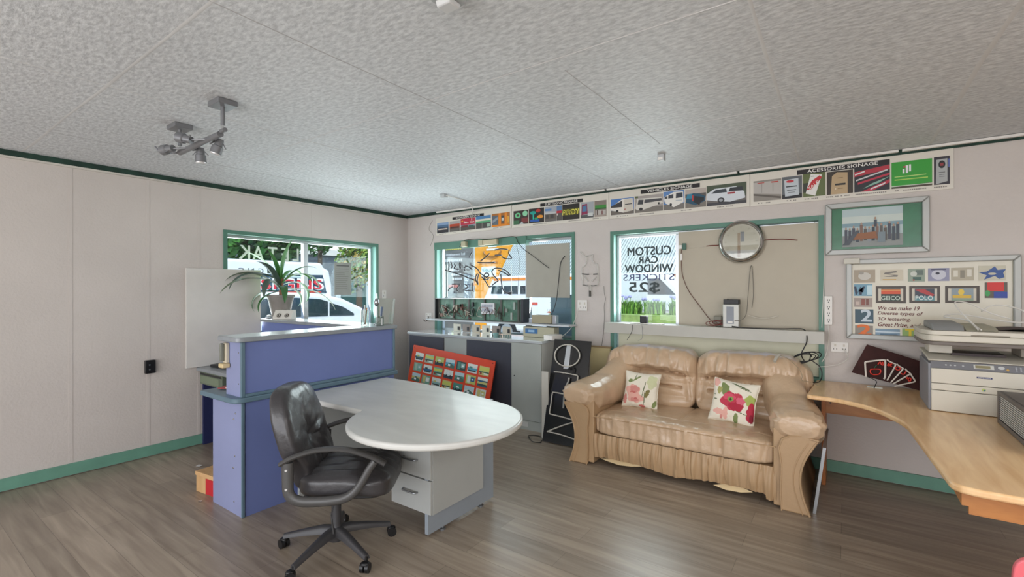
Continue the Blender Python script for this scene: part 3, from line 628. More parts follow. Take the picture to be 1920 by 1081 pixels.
# ------------------------------------------------------------------ signage banner strips along the top of the back wall
def banner(label, x0, x1, z0a, z0b, z1a, z1b, title, tx0, tx1, photos, capt):
    root = thing('signage_banner', label, 'banner', ((x0+x1)/2, 0, z0a), 0, 'signage banners along the top of the back wall')
    b = MB(); b.prism([(x0, z0a), (x1, z0b), (x1, z1b), (x0, z1a)], .002, .008, mat('#dad4c8', .4), lambda u, v, w: (u, -w, v)); b.build('board', root, smooth=False)
    F = lambda u, v, d=0: (u, -.0085-d, v)
    sl = (z0b-z0a)/(x1-x0)
    zb = lambda x: z0a + (x-x0)*sl
    ht = (z1a-z0a)
    tb = MB(); tb.prism([(tx0, zb(tx0)+ht*.80), (tx1, zb(tx1)+ht*.80), (tx1, zb(tx1)+ht*.94), (tx0, zb(tx0)+ht*.94)], 0, .0012, mat('#1d1719', .5), lambda u, v, w: F(u, v, w))
    w_ = tx1-tx0; tb.text(title, mat('#e9e6e0', .5), lambda u, v, d: F(tx0+w_*.12+u, zb(tx0)+ht*.825+v+u*sl, .002), w_*.76, ht*.09, 0, .03)
    tb.build('title_strip', root, smooth=False)
    for (a, c, k, top) in photos:
        o = picture('photo', root, lambda u, v, d=0: F(u, v + sl*(u-a), d), a, c, zb(a)+ht*.13, zb(a)+ht*top, PH[k][0], PH[k][1])
        if k == 'binn':
            t = MB(); t.text('Bin Inn', mat('#f2efe9', .5), lambda u, v, d: F(a+(c-a)*.24+u, zb(a)+ht*.52+v, .0035), (c-a)*.7, ht*.1, 0, .02); t.build('lettering', o, smooth=False)
        if k == 'arox':
            t = MB(); t.text('AROY', mat('#ece35a', .5), lambda u, v, d: F(a+(c-a)*-.0+u, zb(a)+ht*.33+v, .0035), (c-a)*.98, ht*.2, 0, .09); t.text('AROY', mat('#2b2a20', .5), lambda u, v, d: F(a+(c-a)*.03+u, zb(a)+ht*.345+v, .0045), (c-a)*.92, ht*.17, 0, .0); t.build('lettering', o, smooth=False)
        if k == 'sale':
            t = MB(); t.text('SALE', mat('#f2e9e4', .5), lambda u, v, d: F(a+(c-a)*.3+u*.75-v*.5, zb(a)+ht*.32+v+u*.62, .0045), (c-a)*.55, ht*.07, 0, .03); t.build('lettering', o, smooth=False)
    for a, w in capt:
        cp = MB()
        n = int(w/.012)
        for i in range(n):
            if random.random() < .15: continue
            u = a+i*.012; cp.add([F(u, zb(u)+ht*.055, .0003), F(u+.009, zb(u)+ht*.055, .0003), F(u+.009, zb(u)+ht*.085, .0003), F(u, zb(u)+ht*.085, .0003)], [(0, 1, 2, 3)], mat('#8b867f', .6))
        cp.build('caption', root, smooth=False)
banner('first signage banner from the left, headed SHOP MAIN SIGNAGE, with five shopfront photos', .565, 1.80, 2.18, 2.195, 2.41, 2.46, 'SHOP MAIN SIGNAGE', .86, 1.38,
       [(.585, .79, 'resort', .72), (.81, .985, 'redshop', .72), (1.0, 1.245, 'binn', .78), (1.255, 1.49, 'green', .80), (1.505, 1.775, 'orange', .82)], [(.62, .12), (.85, .08), (1.08, .1), (1.5, .2)])
banner('second signage banner, headed ELECTRONIC SIGNAGE, with photos of neon and shop signs', 1.805, 3.03, 2.190, 2.187, 2.452, 2.476, 'ELECTRONIC SIGNAGE', 2.20, 2.735,
       [(1.83, 2.035, 'neonbar', .74), (2.045, 2.25, 'palm', .76), (2.26, 2.405, 'mall', .76), (2.412, 2.48, 'mall2', .76), (2.485, 2.695, 'arox', .77), (2.71, 2.86, 'block', .77), (2.87, 3.005, 'market', .77)], [(2.1, .2), (2.55, .2), (2.85, .1)])
banner('third signage banner, headed VEHICLES SIGNAGE, with five photos of buses, vans and cars', 3.035, 4.345, 2.187, 2.182, 2.462, 2.47, 'VEHICLES SIGNAGE', 3.37, 3.93,
       [(3.055, 3.30, 'coach', .72), (3.31, 3.59, 'bus', .73), (3.595, 3.79, 'van', .77), (3.80, 3.985, 'car', .76), (3.99, 4.32, 'wagon', .80)], [(3.12, .12), (3.36, .15), (3.76, .1), (4.08, .14)])
banner('rightmost signage banner, headed ACESSORIES SIGNAGE, with seven product photos', 4.35, 5.655, 2.182, 2.175, 2.463, 2.478, 'ACESSORIES SIGNAGE', 4.70, 5.30,
       [(4.375, 4.585, 'menu', .76), (4.592, 4.735, 'pillar', .78), (4.742, 4.895, 'sale', .80), (4.905, 5.075, 'door', .78), (5.083, 5.30, 'cutout', .81), (5.31, 5.54, 'greenwall', .83), (5.55, 5.635, 'banner', .84)],
       [(4.41, .1), (4.6, .1), (4.74, .14), (4.9, .16), (5.09, .2), (5.33, .18), (5.55, .08)])
cdt = thing('conduit', 'thin white cable conduit running along the top of the back wall', 'conduit', (3, -.02, 2.487))
for x0, x1 in ((.6, 3.0), (3.02, 4.25), (4.27, 5.35), (5.37, 6.0)):
    b = MB(); b.box(x0, x1, -.045, -.014, 2.478, 2.497, WHITE); b.build('segment', cdt, bevel=.003, smooth=False)

# ------------------------------------------------------------------ framed photograph and framed poster
def alu_frame(root, x0, x1, z0, z1, w, dep, m=ALU):
    for q in ([(x0, z0), (x1, z0), (x1-w, z0+w), (x0+w, z0+w)], [(x1, z0), (x1, z1), (x1-w, z1-w), (x1-w, z0+w)], [(x1, z1), (x0, z1), (x0+w, z1-w), (x1-w, z1-w)], [(x0, z1), (x0, z0), (x0+w, z0+w), (x0+w, z1-w)]):
        b = MB(); b.prism(q, .002, dep, m, lambda u, v, w_: (u, -w_, v)); b.build('frame_rail', root, bevel=.006, smooth=True, angle=20)
SILV = mat('#a9aaa6', .42, .25)
fp = thing('framed_photo', 'silver-framed group photograph on a green mount, hung right of the back window', 'picture', (5.2, 0, 1.93))
alu_frame(fp, 4.895, 5.525, 1.73, 2.137, .042, .035, SILV)
F = lambda u, v, d=0: (u, -.006-d, v)
b = MB(); b.prism([(4.93, 1.765), (5.49, 1.765), (5.49, 2.10), (4.93, 2.10)], 0, .004, mat('#1f6b44', .35, var=.15, scale=9, coat=.4), lambda u, v, w: F(u, v, w)); b.build('mount', fp, smooth=False)
ppl = []
random.seed(3)
for i in range(14):
    x = .04+.92*i/14; hgt = .42+.16*random.random(); c = random.choice(['#3d4650', '#5a5550', '#6c7f94', '#7a5f52', '#474a55', '#8a8f96', '#2f3840'])
    ppl += [(c, R_(x, x+.05, .12+.02*(i % 3), hgt)), ('#a98b76', E_(x+.025, hgt+.03, .017, .035, 8))]
ppl += [('#3d4650', R_(.54, .585, .5, .68)), ('#a98b76', E_(.56, .72, .016, .035, 8)), ('#8e5a36', [(.15, .18), (.6, .2), (.56, .38), (.22, .34)]), ('#4a5058', [(.0, .05), (.12, .05), (.3, .42), (.24, .42)]), ('#77858c', R_(.6, .72, .1, .36))]
picture('photograph', fp, F, 5.005, 5.375, 1.79, 2.085, '#aebfc0', [('#c3cdc6', R_(0, 1, .62, .8)), ('#7d99a3', R_(0, 1, .52, .62)), ('#8b8f8c', R_(0, 1, 0, .3))] + ppl, d0=.005)
pf = thing('framed_poster', 'wide silver-framed poster of lettering samples, hung above the wooden desk', 'poster', (5.5, 0, 1.4))
alu_frame(pf, 5.03, 5.985, 1.075, 1.69, .038, .035, SILV)
b = MB(); b.prism([(5.06, 1.105), (5.955, 1.105), (5.955, 1.66), (5.06, 1.66)], 0, .004, mat('#cfc8b4', .35, var=.05, scale=4, coat=.3), lambda u, v, w: F(u, v, w)); b.build('backing_sheet', pf, smooth=False)
# clear packing tape roll at the frame's corner
def P2(x, y):   # poster zoom pixel (1920x960 of region 1580..1920,480..650) -> wall u,v  (measured on the wall plane)
    px = 1580 + x/5.647; py = 480 + y/5.647
    c = Vector((5.0256, -4.5606, 1.4683)); yaw = .61592; Fw = Vector((-sin(yaw), cos(yaw), 0)); R = Vector((cos(yaw), sin(yaw), 0))
    d = Fw + R*((px-960)/883.84) + Vector((0, 0, 1))*(-(py-540.5)/883.84); t = (-.012-c.y)/d.y
    return c.x+d.x*t, c.z+d.z*t
def pp(x0, y0, x1, y1, bgc, sh):
    u0, v1 = P2(x0, (y0)); u1, _ = P2(x1, y0); _, v0 = P2(x0, y1)
    return picture('print', pf, F, u0, u1, v0, v1, bgc, sh, d0=.005)
pp(120, 150, 345, 285, '#a99c88', [('#c6c2b8', E_(.5, .5, .3, .3)), ('#9f9a90', E_(.35, .75, .12, .12))])
pp(400, 150, 640, 265, '#c9c0ab', [('#77716a', [(.15, .35), (.75, .35), (.78, .5), (.3, .6), (.75, .75), (.7, .88), (.2, .75), (.15, .6), (.6, .5)]), ('#c8a35a', R_(.1, .7, .05, .14))])
pp(690, 140, 870, 275, '#8f9c8b', [('#3d5f54', R_(.3, .8, .1, .35)), ('#5e6d64', R_(.5, .9, .5, .9)), ('#c5c9be', E_(.35, .6, .2, .2)), ('#b0443c', E_(.35, .12, .06, .06))])
pp(905, 135, 1130, 270, '#8f8fa8', [('#c4c4cf', E_(.5, .5, .35, .4)), ('#27283c', E_(.45, .6, .1, .1)), ('#4a4c66', R_(.15, .85, .85, .95))])
pp(1150, 130, 1390, 265, '#b3aa95', [('#d9d4c4', R_(.1, .3, .3, .8)), ('#8b8474', R_(.4, .6, .2, .8)), ('#d8d3c5', R_(.7, .9, .3, .85))])
pp(1440, 110, 1730, 265, '#c4bfab', [('#2b4f8f', [(.0, .55), (.3, .6), (.6, .95), (.7, .7), (1, .75), (.9, .5), (.95, .2), (.75, .1), (.6, .3), (.2, .05), (.3, .35)]), ('#c4bfab', E_(.5, .45, .15, .08))])
pp(120, 300, 315, 425, '#6f9bb0', [('#24324a', [(.0, .8), (.12, .8), (.2, .3), (.35, .8), (.5, .3), (.6, .8), (.5, .8), (.42, .1), (.3, .1), (.25, .4), (.15, .1), (.08, .1)]), ('#bcd6de', R_(.7, 1, .1, .9))])
pp(120, 445, 315, 540, '#a3948b', [('#8a4c40', R_(.4, .6, .2, .9)), ('#7a4a40', R_(.65, .8, .2, .9)), ('#c9b7ab', R_(.1, .3, .2, .6))])
o = pp(130, 565, 325, 712, '#31505f', []); 
def ptxt(par, txt, x0, y0, x1, y1, c, bold=0, slant=0):
    u0, v0 = P2(x0, y1); u1, v1 = P2(x1, y0); t = MB(); t.text(txt, mat(c, .5), lambda u, v, d: F(u0+u, v0+v, .008), u1-u0, v1-v0, 0, bold, slant); return t.build('lettering', par, smooth=False)
ptxt(o, '2', 190, 575, 300, 695, '#c5d0da', .05)
o = pp(130, 735, 320, 845, '#8d8479', []); ptxt(o, '2', 150, 738, 290, 840, '#e0702c', .08)
pp(345, 770, 605, 855, '#7d98ad', [('#c8d6df', R_(0, 1, .55, .7)), ('#4f6a80', R_(.2, .9, .2, .4))])
o = pp(630, 770, 830, 865, '#8fae66', []); ptxt(o, 'T', 660, 785, 750, 860, '#dcc437', .12)
for x0, x1, bc, sh, tx in ((350, 670, '#3a332e', [('#d4512c', R_(0, 1, .55, .9)), ('#e08a4c', R_(0, 1, .78, .92)), ('#2e4038', R_(0, 1, .0, .5))], 'GEICO'), (705, 1030, '#3c4350', [('#b23a3a', [(0, .9), (.5, .95), (1, .5), (.9, .35), (.4, .6)]), ('#5d8f96', R_(0, 1, 0, .35))], 'POLO'), (1085, 1450, '#4b4036', [('#d8b13a', R_(.05, .9, .2, .45)), ('#e0c049', E_(.45, .7, .14, .25)), ('#8fa28c', R_(0, 1, 0, .15))], None)):
    o = pp(x0, 322, x1, 500, '#4a4038', [('#cdc6b6', R_(.09, .91, .14, .86))])
    w = x1-x0; u0, v0 = P2(x0+w*.18, 475); u1, v1 = P2(x1-w*.18, 348)
    q = picture('print_image', o, F, u0, u1, v0, v1, bc if tx else '#8d9aa0', sh, d0=.0075)
    if tx == 'GEICO': ptxt(q, 'GEICO', x0+w*.18, 428, x1-w*.2, 468, '#c9d6c9', .03).location = (0, -.003, 0)
    if tx == 'POLO': ptxt(q, 'POLO', x0+w*.2, 425, x1-w*.24, 470, '#dfe6e4', .03).location = (0, -.003, 0)
pp(1505, 285, 1745, 450, '#5b5247', [('#cf2720', R_(.1, .85, .45, 1)), ('#3c9a52', E_(.12, .3, .12, .2)), ('#26409a', R_(.4, 1, .0, .4))])
pp(1000, 795, 1310, 870, '#c9bfae', [('#c22c33', E_(.15, .4, .15, .3)), ('#c22c33', R_(.35, .6, .3, .9)), ('#d5502c', E_(.78, .45, .14, .3))])
pp(1330, 800, 1570, 885, '#8f9aa5', [('#26304e', E_(.45, .5, .3, .25))])
pp(1595, 810, 1735, 890, '#2e2740', [('#5fbf8c', [(.1, .9), (.3, .9), (.4, .4), (.7, .7), (.9, .6), (.4, .1), (.2, .1)])])
for i, (s, w) in enumerate((('We can make 19', 440), ('Diverse types of', 470), ('3D lettering.', 350), ('Great Prize, and', 440))):
    y = 540+60*i; u0, v0 = P2(365, y+33); u1, v1 = P2(365+w, y); t = MB(); t.text(s, mat('#6a2f2a', .5), lambda u, v, d: F(u0+u, v0+v, .0055), u1-u0, v1-v0, 0, .03, .25); t.build('poster_lettering', pf, smooth=False)
b = MB(); b.box(5.015, 5.115, -.06, -.036, 1.655, 1.70, mat('#d9d4c4', .2, alpha=.6)); tag(b.build('corner_bracket', bevel=.004), 'clear plastic clip on top left corner of the lettering poster frame', 'clip')

# ------------------------------------------------------------------ window dressing: cream boards, shelves
b = MB(); b.box(3.725, 4.853, .028, .034, 1.12, 2.005, mat('#bab19f', .6, var=.02)); tag(b.build('cream_board', smooth=False), 'large cream board covering most of the right back window, a round clock hung on it', 'board')
b = MB(); b.box(3.12, 4.845, .028, .034, .745, 1.02, mat('#d9d6bd', .6)); tag(b.build('lower_cream_board', smooth=False), 'cream panel filling the right back window below its shelf, behind the sofa', 'board')
b = MB(); b.box(1.985, 2.555, .028, .034, 1.37, 1.975, mat('#a5a195', .6, var=.03)); tag(b.build('grey_board', smooth=False), 'plain grey board hung in the right part of the middle window', 'board')
SHM = mat('#b9b7ae', .45)
b = MB(); b.box(3.05, 4.89, -.16, -.009, 1.105, 1.127, SHM); b.box(3.05, 4.89, -.166, -.150, 1.03, 1.128, SHM); tag(b.build('window_shelf', bevel=.002, smooth=False), 'long pale grey shelf across the right back window above the sofa', 'shelf')
b = MB(); b.box(.55, 2.66, -.19, -.009, 1.067, 1.085, mat('#c9cdcf', .3)); tag(b.build('window_shelf', bevel=.002, smooth=False), 'thin glossy shelf across the middle back window holding the circuit module', 'shelf')
# header board on middle window
b = MB(); b.box(.54, 2.01, -.022, -.009, 1.99, 2.085, GREEN); struct(b.build('trim_3', bevel=.002, smooth=False))

# clock
ck = thing('wall_clock', 'round silver-rimmed clock hanging on the cream board', 'clock', (4.275, .0, 1.88))
b = MB(); b.lathe([(.172, 0), (.188, .012), (.19, .028), (.178, .05), (.165, .058), (.158, .052), (.152, .04), (.150, .03)], (4.275, .026, 1.88), mat('#b9b7b4', .14, 1), 56, ax='y'); b.build('rim', ck)
b = MB(); b.lathe([(.152, 0), (.152, .004)], (4.275, -.006, 1.88), mat('#d8d3c8', .3, coat=.6), 48, ax='y'); fc = b.build('dial', ck)
b = MB()
for k in range(12):
    a = k*pi/6; T = lambda q, a=a: (4.275 + q[0]*cos(a)+q[2]*sin(a), q[1], 1.88 - q[0]*sin(a)+q[2]*cos(a)); b.box(-.003, .003, -.0112, -.0102, .115, .135, mat('#c2bbae', .4), T=T)
b.build('marks', fc, smooth=False)
b = MB(); b.box(4.247, 4.269, -.0125, -.0102, 1.745, 1.955, mat('#b79e86', .5)); b.build('hand', ck, smooth=False)
b = MB(); b.box(4.272, 4.30, -.0125, -.0102, 1.88, 1.965, mat('#8c93a4', .5)); b.build('hand', ck, smooth=False)
b = MB(); b.lathe([(.148, 0), (.148, .002)], (4.275, -.024, 1.88), glass('#f2f2ee', .35), 48, ax='y'); b.build('cover_glass', ck)
# wires to the clock
REDW = mat('#6e2a22', .45); BLKW = mat('#1a1817', .45); WHTW = mat('#d5d1c9', .5); BRW = mat('#6b4a40', .5)
def cable(label, pts, r, m, name='cable', cat='cable', n=8, closed=False):
    b = MB(); b.tube(catmull(pts, n, closed), r, m, 7, closed); return tag(b.build(name), label, cat)
cable('short dark red wire left of the clock on the cream board', [(4.09, .018, 1.86), (4.02, .02, 1.862), (3.98, .02, 1.858)], .004, REDW)
cable('dark red wire sticking out right of the clock', [(4.46, .018, 1.885), (4.58, .015, 1.885), (4.66, .018, 1.875), (4.70, .018, 1.868)], .004, REDW)
cable('thin pale wire between the clock and the small green connector', [(3.98, .02, 1.858), (3.88, .02, 1.848), (3.80, .02, 1.85)], .002, OFFW)
cn = thing('connector_block', 'small green and white connector at the upper left of the cream board', 'connector', (3.76, .0, 1.86))
b = MB(); b.box(3.765, 3.80, .005, .0275, 1.835, 1.895, mat('#44685a', .5)); b.build('body', cn, bevel=.003)
b = MB(); b.box(3.735, 3.764, .0, .0275, 1.845, 1.88, WHITE); b.build('plug', cn, bevel=.003); b = MB(); b.box(3.745, 3.765, .008, .0275, 1.735, 1.80, WHITE); b.build('plug', cn, bevel=.003)
cable('long reddish wire sagging down the left side of the cream board', [(3.755, .018, 1.84), (3.755, .012, 1.75), (3.765, .012, 1.6), (3.82, .012, 1.45), (3.91, .012, 1.32), (4.0, .0, 1.20), (4.06, -.03, 1.15), (4.11, -.05, 1.137)], .0035, BRW)
tf = thing('power_supply', 'silver power supply with a dark top standing on the right window shelf', 'power supply', (4.2, -.07, 1.128))
b = MB(); b.box(4.145, 4.275, -.12, -.03, 1.13, 1.33, mat('#b4b3ac', .4, .3)); b.build('body', tf, bevel=.005)
b = MB(); b.box(4.15, 4.272, -.118, -.032, 1.331, 1.372, DARK); b.lathe([(.008, 0), (.008, .006)], (4.18, -.08, 1.372), STEEL, 10); b.build('top_cover', tf, bevel=.006)
b = MB(); b.box(4.175, 4.235, -.1213, -.1203, 1.16, 1.31, mat('#8f949c', .5)); b.box(4.185, 4.225, -.1216, -.1214, 1.165, 1.185, WHITE); b.build('rating_label', tf, smooth=False)
b = MB(); b.box(4.06, 4.13, -.085, -.04, 1.15, 1.225, mat('#7d7b6e', .5)); b.box(4.07, 4.12, -.08, -.045, 1.128, 1.15, mat('#77756a', .5)); tag(b.build('small_transformer', bevel=.012), 'small grey square transformer left of the power supply on the shelf', 'transformer')
lp = []
for i in range(3):
    for a in range(8):
        an = a*pi/4; lp.append((4.05+.03*i+.05*cos(an), -.10-.008*i, 1.156+.020*sin(an)+.006*i))
cable('tangle of red wire loops beside the power supply on the shelf', lp, .0028, REDW, n=4)
cable('black cable running from the power supply along the shelf and down behind the sofa', [(4.22, -.125, 1.14), (4.3, -.13, 1.133), (4.45, -.12, 1.132), (4.6, -.11, 1.134), (4.7, -.1, 1.14), (4.76, -.13, 1.13), (4.775, -.19, 1.05), (4.74, -.205, .95), (4.76, -.15, .88)], .0045, BLKW)
cable('grey flex loop rising above the power supply', [(4.24, -.118, 1.19), (4.30, -.125, 1.20), (4.33, -.09, 1.26), (4.33, -.01, 1.42), (4.345, .012, 1.64), (4.36, .014, 1.64), (4.37, .005, 1.42), (4.36, -.01, 1.3)], .0028, mat('#7a756b', .5))
cable('off-white twisted wire end lying against the cream board', [(4.33, -.02, 1.235), (4.42, .0, 1.21), (4.5, .008, 1.215), (4.56, .01, 1.235)], .004, OFFW)
b = MB(); b.box(3.30, 3.62, -.13, -.06, 1.1285, 1.136, WHITE); tag(b.build('flat_tray', bevel=.002), 'flat white tray under the black cube on the right window shelf', 'tray')
b = MB(); b.box(3.395, 3.46, -.115, -.05, 1.1365, 1.205, BLACK); tag(b.build('black_cube', bevel=.004), 'small black cube standing on the white lid on the window shelf', 'box')
cable('thin black lead hanging from the right window shelf to the sofa, below the black cube', [(3.34, -.168, 1.12), (3.335, -.172, 1.05), (3.29, -.175, .97)], .0025, BLKW)
cable('thin grey lead hanging over the shelf below the white lid', [(3.42, -.15, 1.13), (3.44, -.17, 1.1), (3.44, -.172, 1.0), (3.40, -.175, .97)], .0018, mat('#888888', .5))
# power strip and cords at right
ps = thing('power_strip', 'vertical white power strip on the wall right of the cream board', 'power strip', (4.91, 0, 1.29))
b = MB(); b.box(4.885, 4.94, -.03, -.001, 1.175, 1.405, WHITE); b.build('body', ps, bevel=.004)
b = MB()
for k in range(4):
    z = 1.21+.052*k
    b.box(4.905, 4.909, -.0312, -.0303, z, z+.012, DARK); b.box(4.918, 4.922, -.0312, -.0303, z, z+.012, DARK); b.box(4.911, 4.916, -.0312, -.0303, z-.016, z-.006, DARK)
b.build('outlet', ps, smooth=False)
cable('white cord from the power strip down to the low double socket', [(4.91, -.02, 1.175), (4.915, -.03, 1.08), (4.90, -.03, .95), (4.87, -.06, .88)], .0035, WHTW)
cable('white cord looping from the low double socket across to the sofa cables', [(5.01, -.03, .99), (5.04, -.06, .93), (4.99, -.09, .88), (4.9, -.12, .855), (4.84, -.16, .85)], .0035, WHTW)
cable('white cord hanging from the clip at the window edge to the power strip', [(4.885, -.012, 1.86), (4.885, -.012, 1.6), (4.875, -.014, 1.3), (4.868, -.014, 1.15)], .003, WHTW)
co = []
for k in range(4):
    for a in range(9):
        an = a*2*pi/9+k; co.append((4.74+.07*cos(an)*(1+.12*k)+.012*k, -.215+.035*sin(an)+.008*k, .912+.038*sin(an+.6)+.006*k))
cable('coil of black cables hanging behind the right shoulder of the sofa', co, .0038, BLKW, 'cable_coil', n=4)
cable('black cable dropping from the coil down beside the wooden desk', [(4.80, -.21, .91), (4.86, -.2, .86), (4.875, -.21, .8), (4.86, -.24, .752), (4.82, -.27, .744)], .0038, BLKW)

# middle window: transformers on the head board, hanging cables, circuit module
for x0, x1, lab in ((1.06, 1.13, 'small beige transformer on the green board above the middle window'), (1.34, 1.62, 'long cream neon transformer pair on the green board above the middle window')):
    t = thing('neon_transformer', lab, 'transformer', ((x0+x1)/2, -.04, 2.03))
    b = MB(); b.box(x0, x0+.07, -.075, -.0225, 2.0, 2.07, mat('#b3ad90', .5)); b.build('housing', t, bevel=.004)
    if x1-x0 > .1: b = MB(); b.box(x0+.072, x1, -.07, -.0225, 2.005, 2.065, mat('#c4b89a', .5)); b.build('terminal_cover', t, bevel=.004)
cable('dark flex linking the transformers above the middle window', [(1.0, -.03, 2.01), (1.05, -.05, 2.05), (1.13, -.06, 2.085), (1.25, -.05, 2.09), (1.36, -.05, 2.085), (1.5, -.03, 2.07), (1.7, -.03, 2.085), (1.86, -.03, 2.08), (1.9, -.03, 2.02)], .004, mat('#3a3a2c', .5))
cable('black cable crossing in front of the grey board and ending in a bare tip', [(1.90, -.03, 2.02), (1.98, -.02, 1.93), (2.1, -.02, 1.85), (2.2, -.02, 1.78), (2.32, -.02, 1.70)], [.004]*33, BLKW)
cable('black cable hanging in a long curve at the right of the grey board', [(2.50, .018, 1.83), (2.45, .01, 1.75), (2.43, .0, 1.55), (2.42, -.03, 1.35), (2.38, -.06, 1.2), (2.3, -.1, 1.12), (2.26, -.12, 1.10)], .0045, BLKW)
cable('thin cable hanging down the middle of the middle window', [(1.88, -.03, 2.0), (1.9, .01, 1.8), (1.885, .01, 1.6), (1.88, .0, 1.4)], .002, mat('#555a4a', .5))
# neon script tubes: coordinates from the zoomed photo of the window
def W2(x, y, yy=.0):
    px = 800 + x/7.72; py = 440 + y/7.72
    c = Vector((5.0256, -4.5606, 1.4683)); yaw = .61592; Fw = Vector((-sin(yaw), cos(yaw), 0)); R = Vector((cos(yaw), sin(yaw), 0))
    d = Fw + R*((px-960)/883.84) + Vector((0, 0, 1))*(-(py-540.5)/883.84); t = (yy-c.y)/d.y
    return (c.x+d.x*t, yy, c.z+d.z*t)
ns = thing('neon_script', 'black-painted neon tube lettering hung in the middle window, seen from behind', 'neon sign', (1.2, .01, 1.6))
STR = [[(320, 380), (325, 440), (320, 500)], [(350, 380), (370, 440), (360, 470)], [(400, 410), (420, 440), (400, 470), (440, 490), (470, 490)], [(480, 380), (500, 430), (490, 480), (475, 430), (485, 380)],
       [(560, 520), (545, 470), (580, 445), (620, 460), (660, 490)], [(640, 430), (700, 460), (750, 500), (770, 540), (840, 590), (880, 615)], [(270, 500), (400, 540), (520, 580), (620, 620), (710, 650)],
       [(710, 600), (730, 560), (750, 570), (735, 640), (745, 710), (715, 650), (710, 600)], [(800, 600), (850, 660), (880, 710), (910, 745), (950, 730)], [(870, 600), (900, 580), (890, 550), (850, 550), (830, 600), (860, 640), (905, 620)],
       [(950, 720), (1000, 680), (1035, 650), (980, 590), (945, 530), (980, 480), (1060, 475), (1150, 510), (1215, 580)], [(1040, 505), (1120, 540), (1200, 590)], [(1075, 560), (1085, 700), (1110, 790), (1160, 830), (1235, 820)], [(1150, 830), (1200, 850), (1235, 845)],
       [(620, 325), (640, 270), (660, 240)], [(740, 390), (850, 395), (990, 390)], [(990, 210), (1080, 195), (1175, 205)], [(990, 285), (1090, 285)], [(780, 370), (860, 310), (910, 260)],
       [(310, 800), (340, 760), (380, 740)], [(370, 705), (430, 705), (485, 710)], [(485, 715), (450, 750), (440, 790), (460, 800)], [(530, 790), (580, 760), (590, 730), (560, 710)], [(665, 685), (668, 740), (665, 795)], [(560, 800), (610, 798), (685, 808)],
       [(1090, 310), (1150, 340), (1235, 340)], [(1200, 210), (1190, 260), (1235, 330)]]
for st in STR:
    b = MB(); b.tube(catmull([W2(*p, yy=-.005) for p in st], 5), .0078, mat('#1c1a20', .35), 8); b.build('tube', ns)
b = MB()
for x in (270, 300, 1235-10): b.tube([W2(x, 420, .0), W2(x, 890, .0)], .004, mat('#c9ccc4', .3), 6)
b.build('support_rail', ns)
# circuit module
cm = thing('led_module', 'long open circuit-board module full of wires on the middle window shelf', 'electronics', (1.37, -.1, 1.086))
PCB = mat('#5d8370', .5, var=.3, scale=18)
b = MB(); b.box(.67, 2.03, -.075, -.07, 1.092, 1.345, PCB); 
for x in (.69, .95, 1.2, 1.45, 1.7, 1.95): b.box(x-.012, x+.012, -.09, -.0755, 1.09, 1.34, mat('#57564f', .5))
b.build('circuit_board', cm, smooth=False)
b = MB(); b.box(.66, 2.04, -.13, -.0, 1.345, 1.353, mat('#8a8f90', .4)); b.box(.66, 2.04, -.13, -.0, 1.086, 1.092, mat('#56564f', .5)); b.box(.655, .667, -.13, -.0, 1.086, 1.353, DARK); b.box(2.01, 2.045, -.13, -.0, 1.086, 1.353, mat('#3a3b40', .4)); b.build('casing', cm, smooth=False)
b = MB(); b.box(1.42, 1.62, -.118, -.092, 1.17, 1.30, mat('#d8d8d8', .5))
for k in range(2):
    for j in range(12): b.box(1.435+j*.014, 1.443+j*.014, -.1195, -.1185, 1.20+.05*k, 1.235+.05*k, mat('#8a90a0', .5))
b.build('display_block', cm, smooth=False)
random.seed(11)
for i in range(26):
    x = random.uniform(.72, 1.9); c = random.choice(['#9aa39b', '#6e4436', '#3f8a58', '#b9b0a0', '#2c2c2c', '#7b5a4a', '#c7bda6', '#4d5b52'])
    w, h = random.uniform(.02, .05), random.uniform(.02, .09); z = random.uniform(1.10, 1.26)
    if 1.38 < x+w and x < 1.64: continue
    b = MB(); b.box(x, x+w, -.11, -.0905, z, z+h, mat(c, .5)); b.build('component', cm, bevel=.002, smooth=False)
for i in range(22):
    x = random.uniform(.72, 1.85); P = [(x+random.uniform(-.1, .1), -.115-random.uniform(0, .02), 1.10+random.uniform(0, .17)) for _ in range(4)]
    b = MB(); b.tube(catmull(P, 5), .0028, mat(random.choice(['#3a2a24', '#6d3a30', '#d0c8b8', '#5b3b30', '#221f1e']), .5), 6); b.build('wire', cm)
mb_ = thing('metal_box', 'beige metal driver box on the middle window shelf right of the circuit module', 'box', (2.28, -.1, 1.086))
b = MB(); b.box(2.17, 2.42, -.15, -.05, 1.09, 1.18, mat('#a39a80', .5, .2)); b.build('body', mb_, bevel=.004)
b = MB(); b.box(2.12, 2.168, -.13, -.07, 1.086, 1.14, ALU); b.box(2.422, 2.47, -.13, -.07, 1.086, 1.18, ALU); b.build('bracket', mb_, bevel=.004)
cable('thin white lead from the wall socket down to the cabinet beside the middle window', [(2.69, -.02, 1.27), (2.66, -.04, 1.15), (2.62, -.08, 1.04), (2.58, -.2, .96)], .003, WHTW)
cable('grey plug lead curling below the socket left of the middle window', [(.44, -.03, 1.10), (.46, -.07, 1.06), (.42, -.07, 1.04), (.37, -.05, 1.055)], .007, mat('#6f675c', .5))
for i, P in enumerate(([(.50, -.01, 2.39), (.44, -.015, 2.28), (.52, -.015, 2.18), (.46, -.012, 2.05)], )):
    cable('thin loose wire dangling by the room corner left of the signage banners', P, .002, mat('#8c8578', .6))
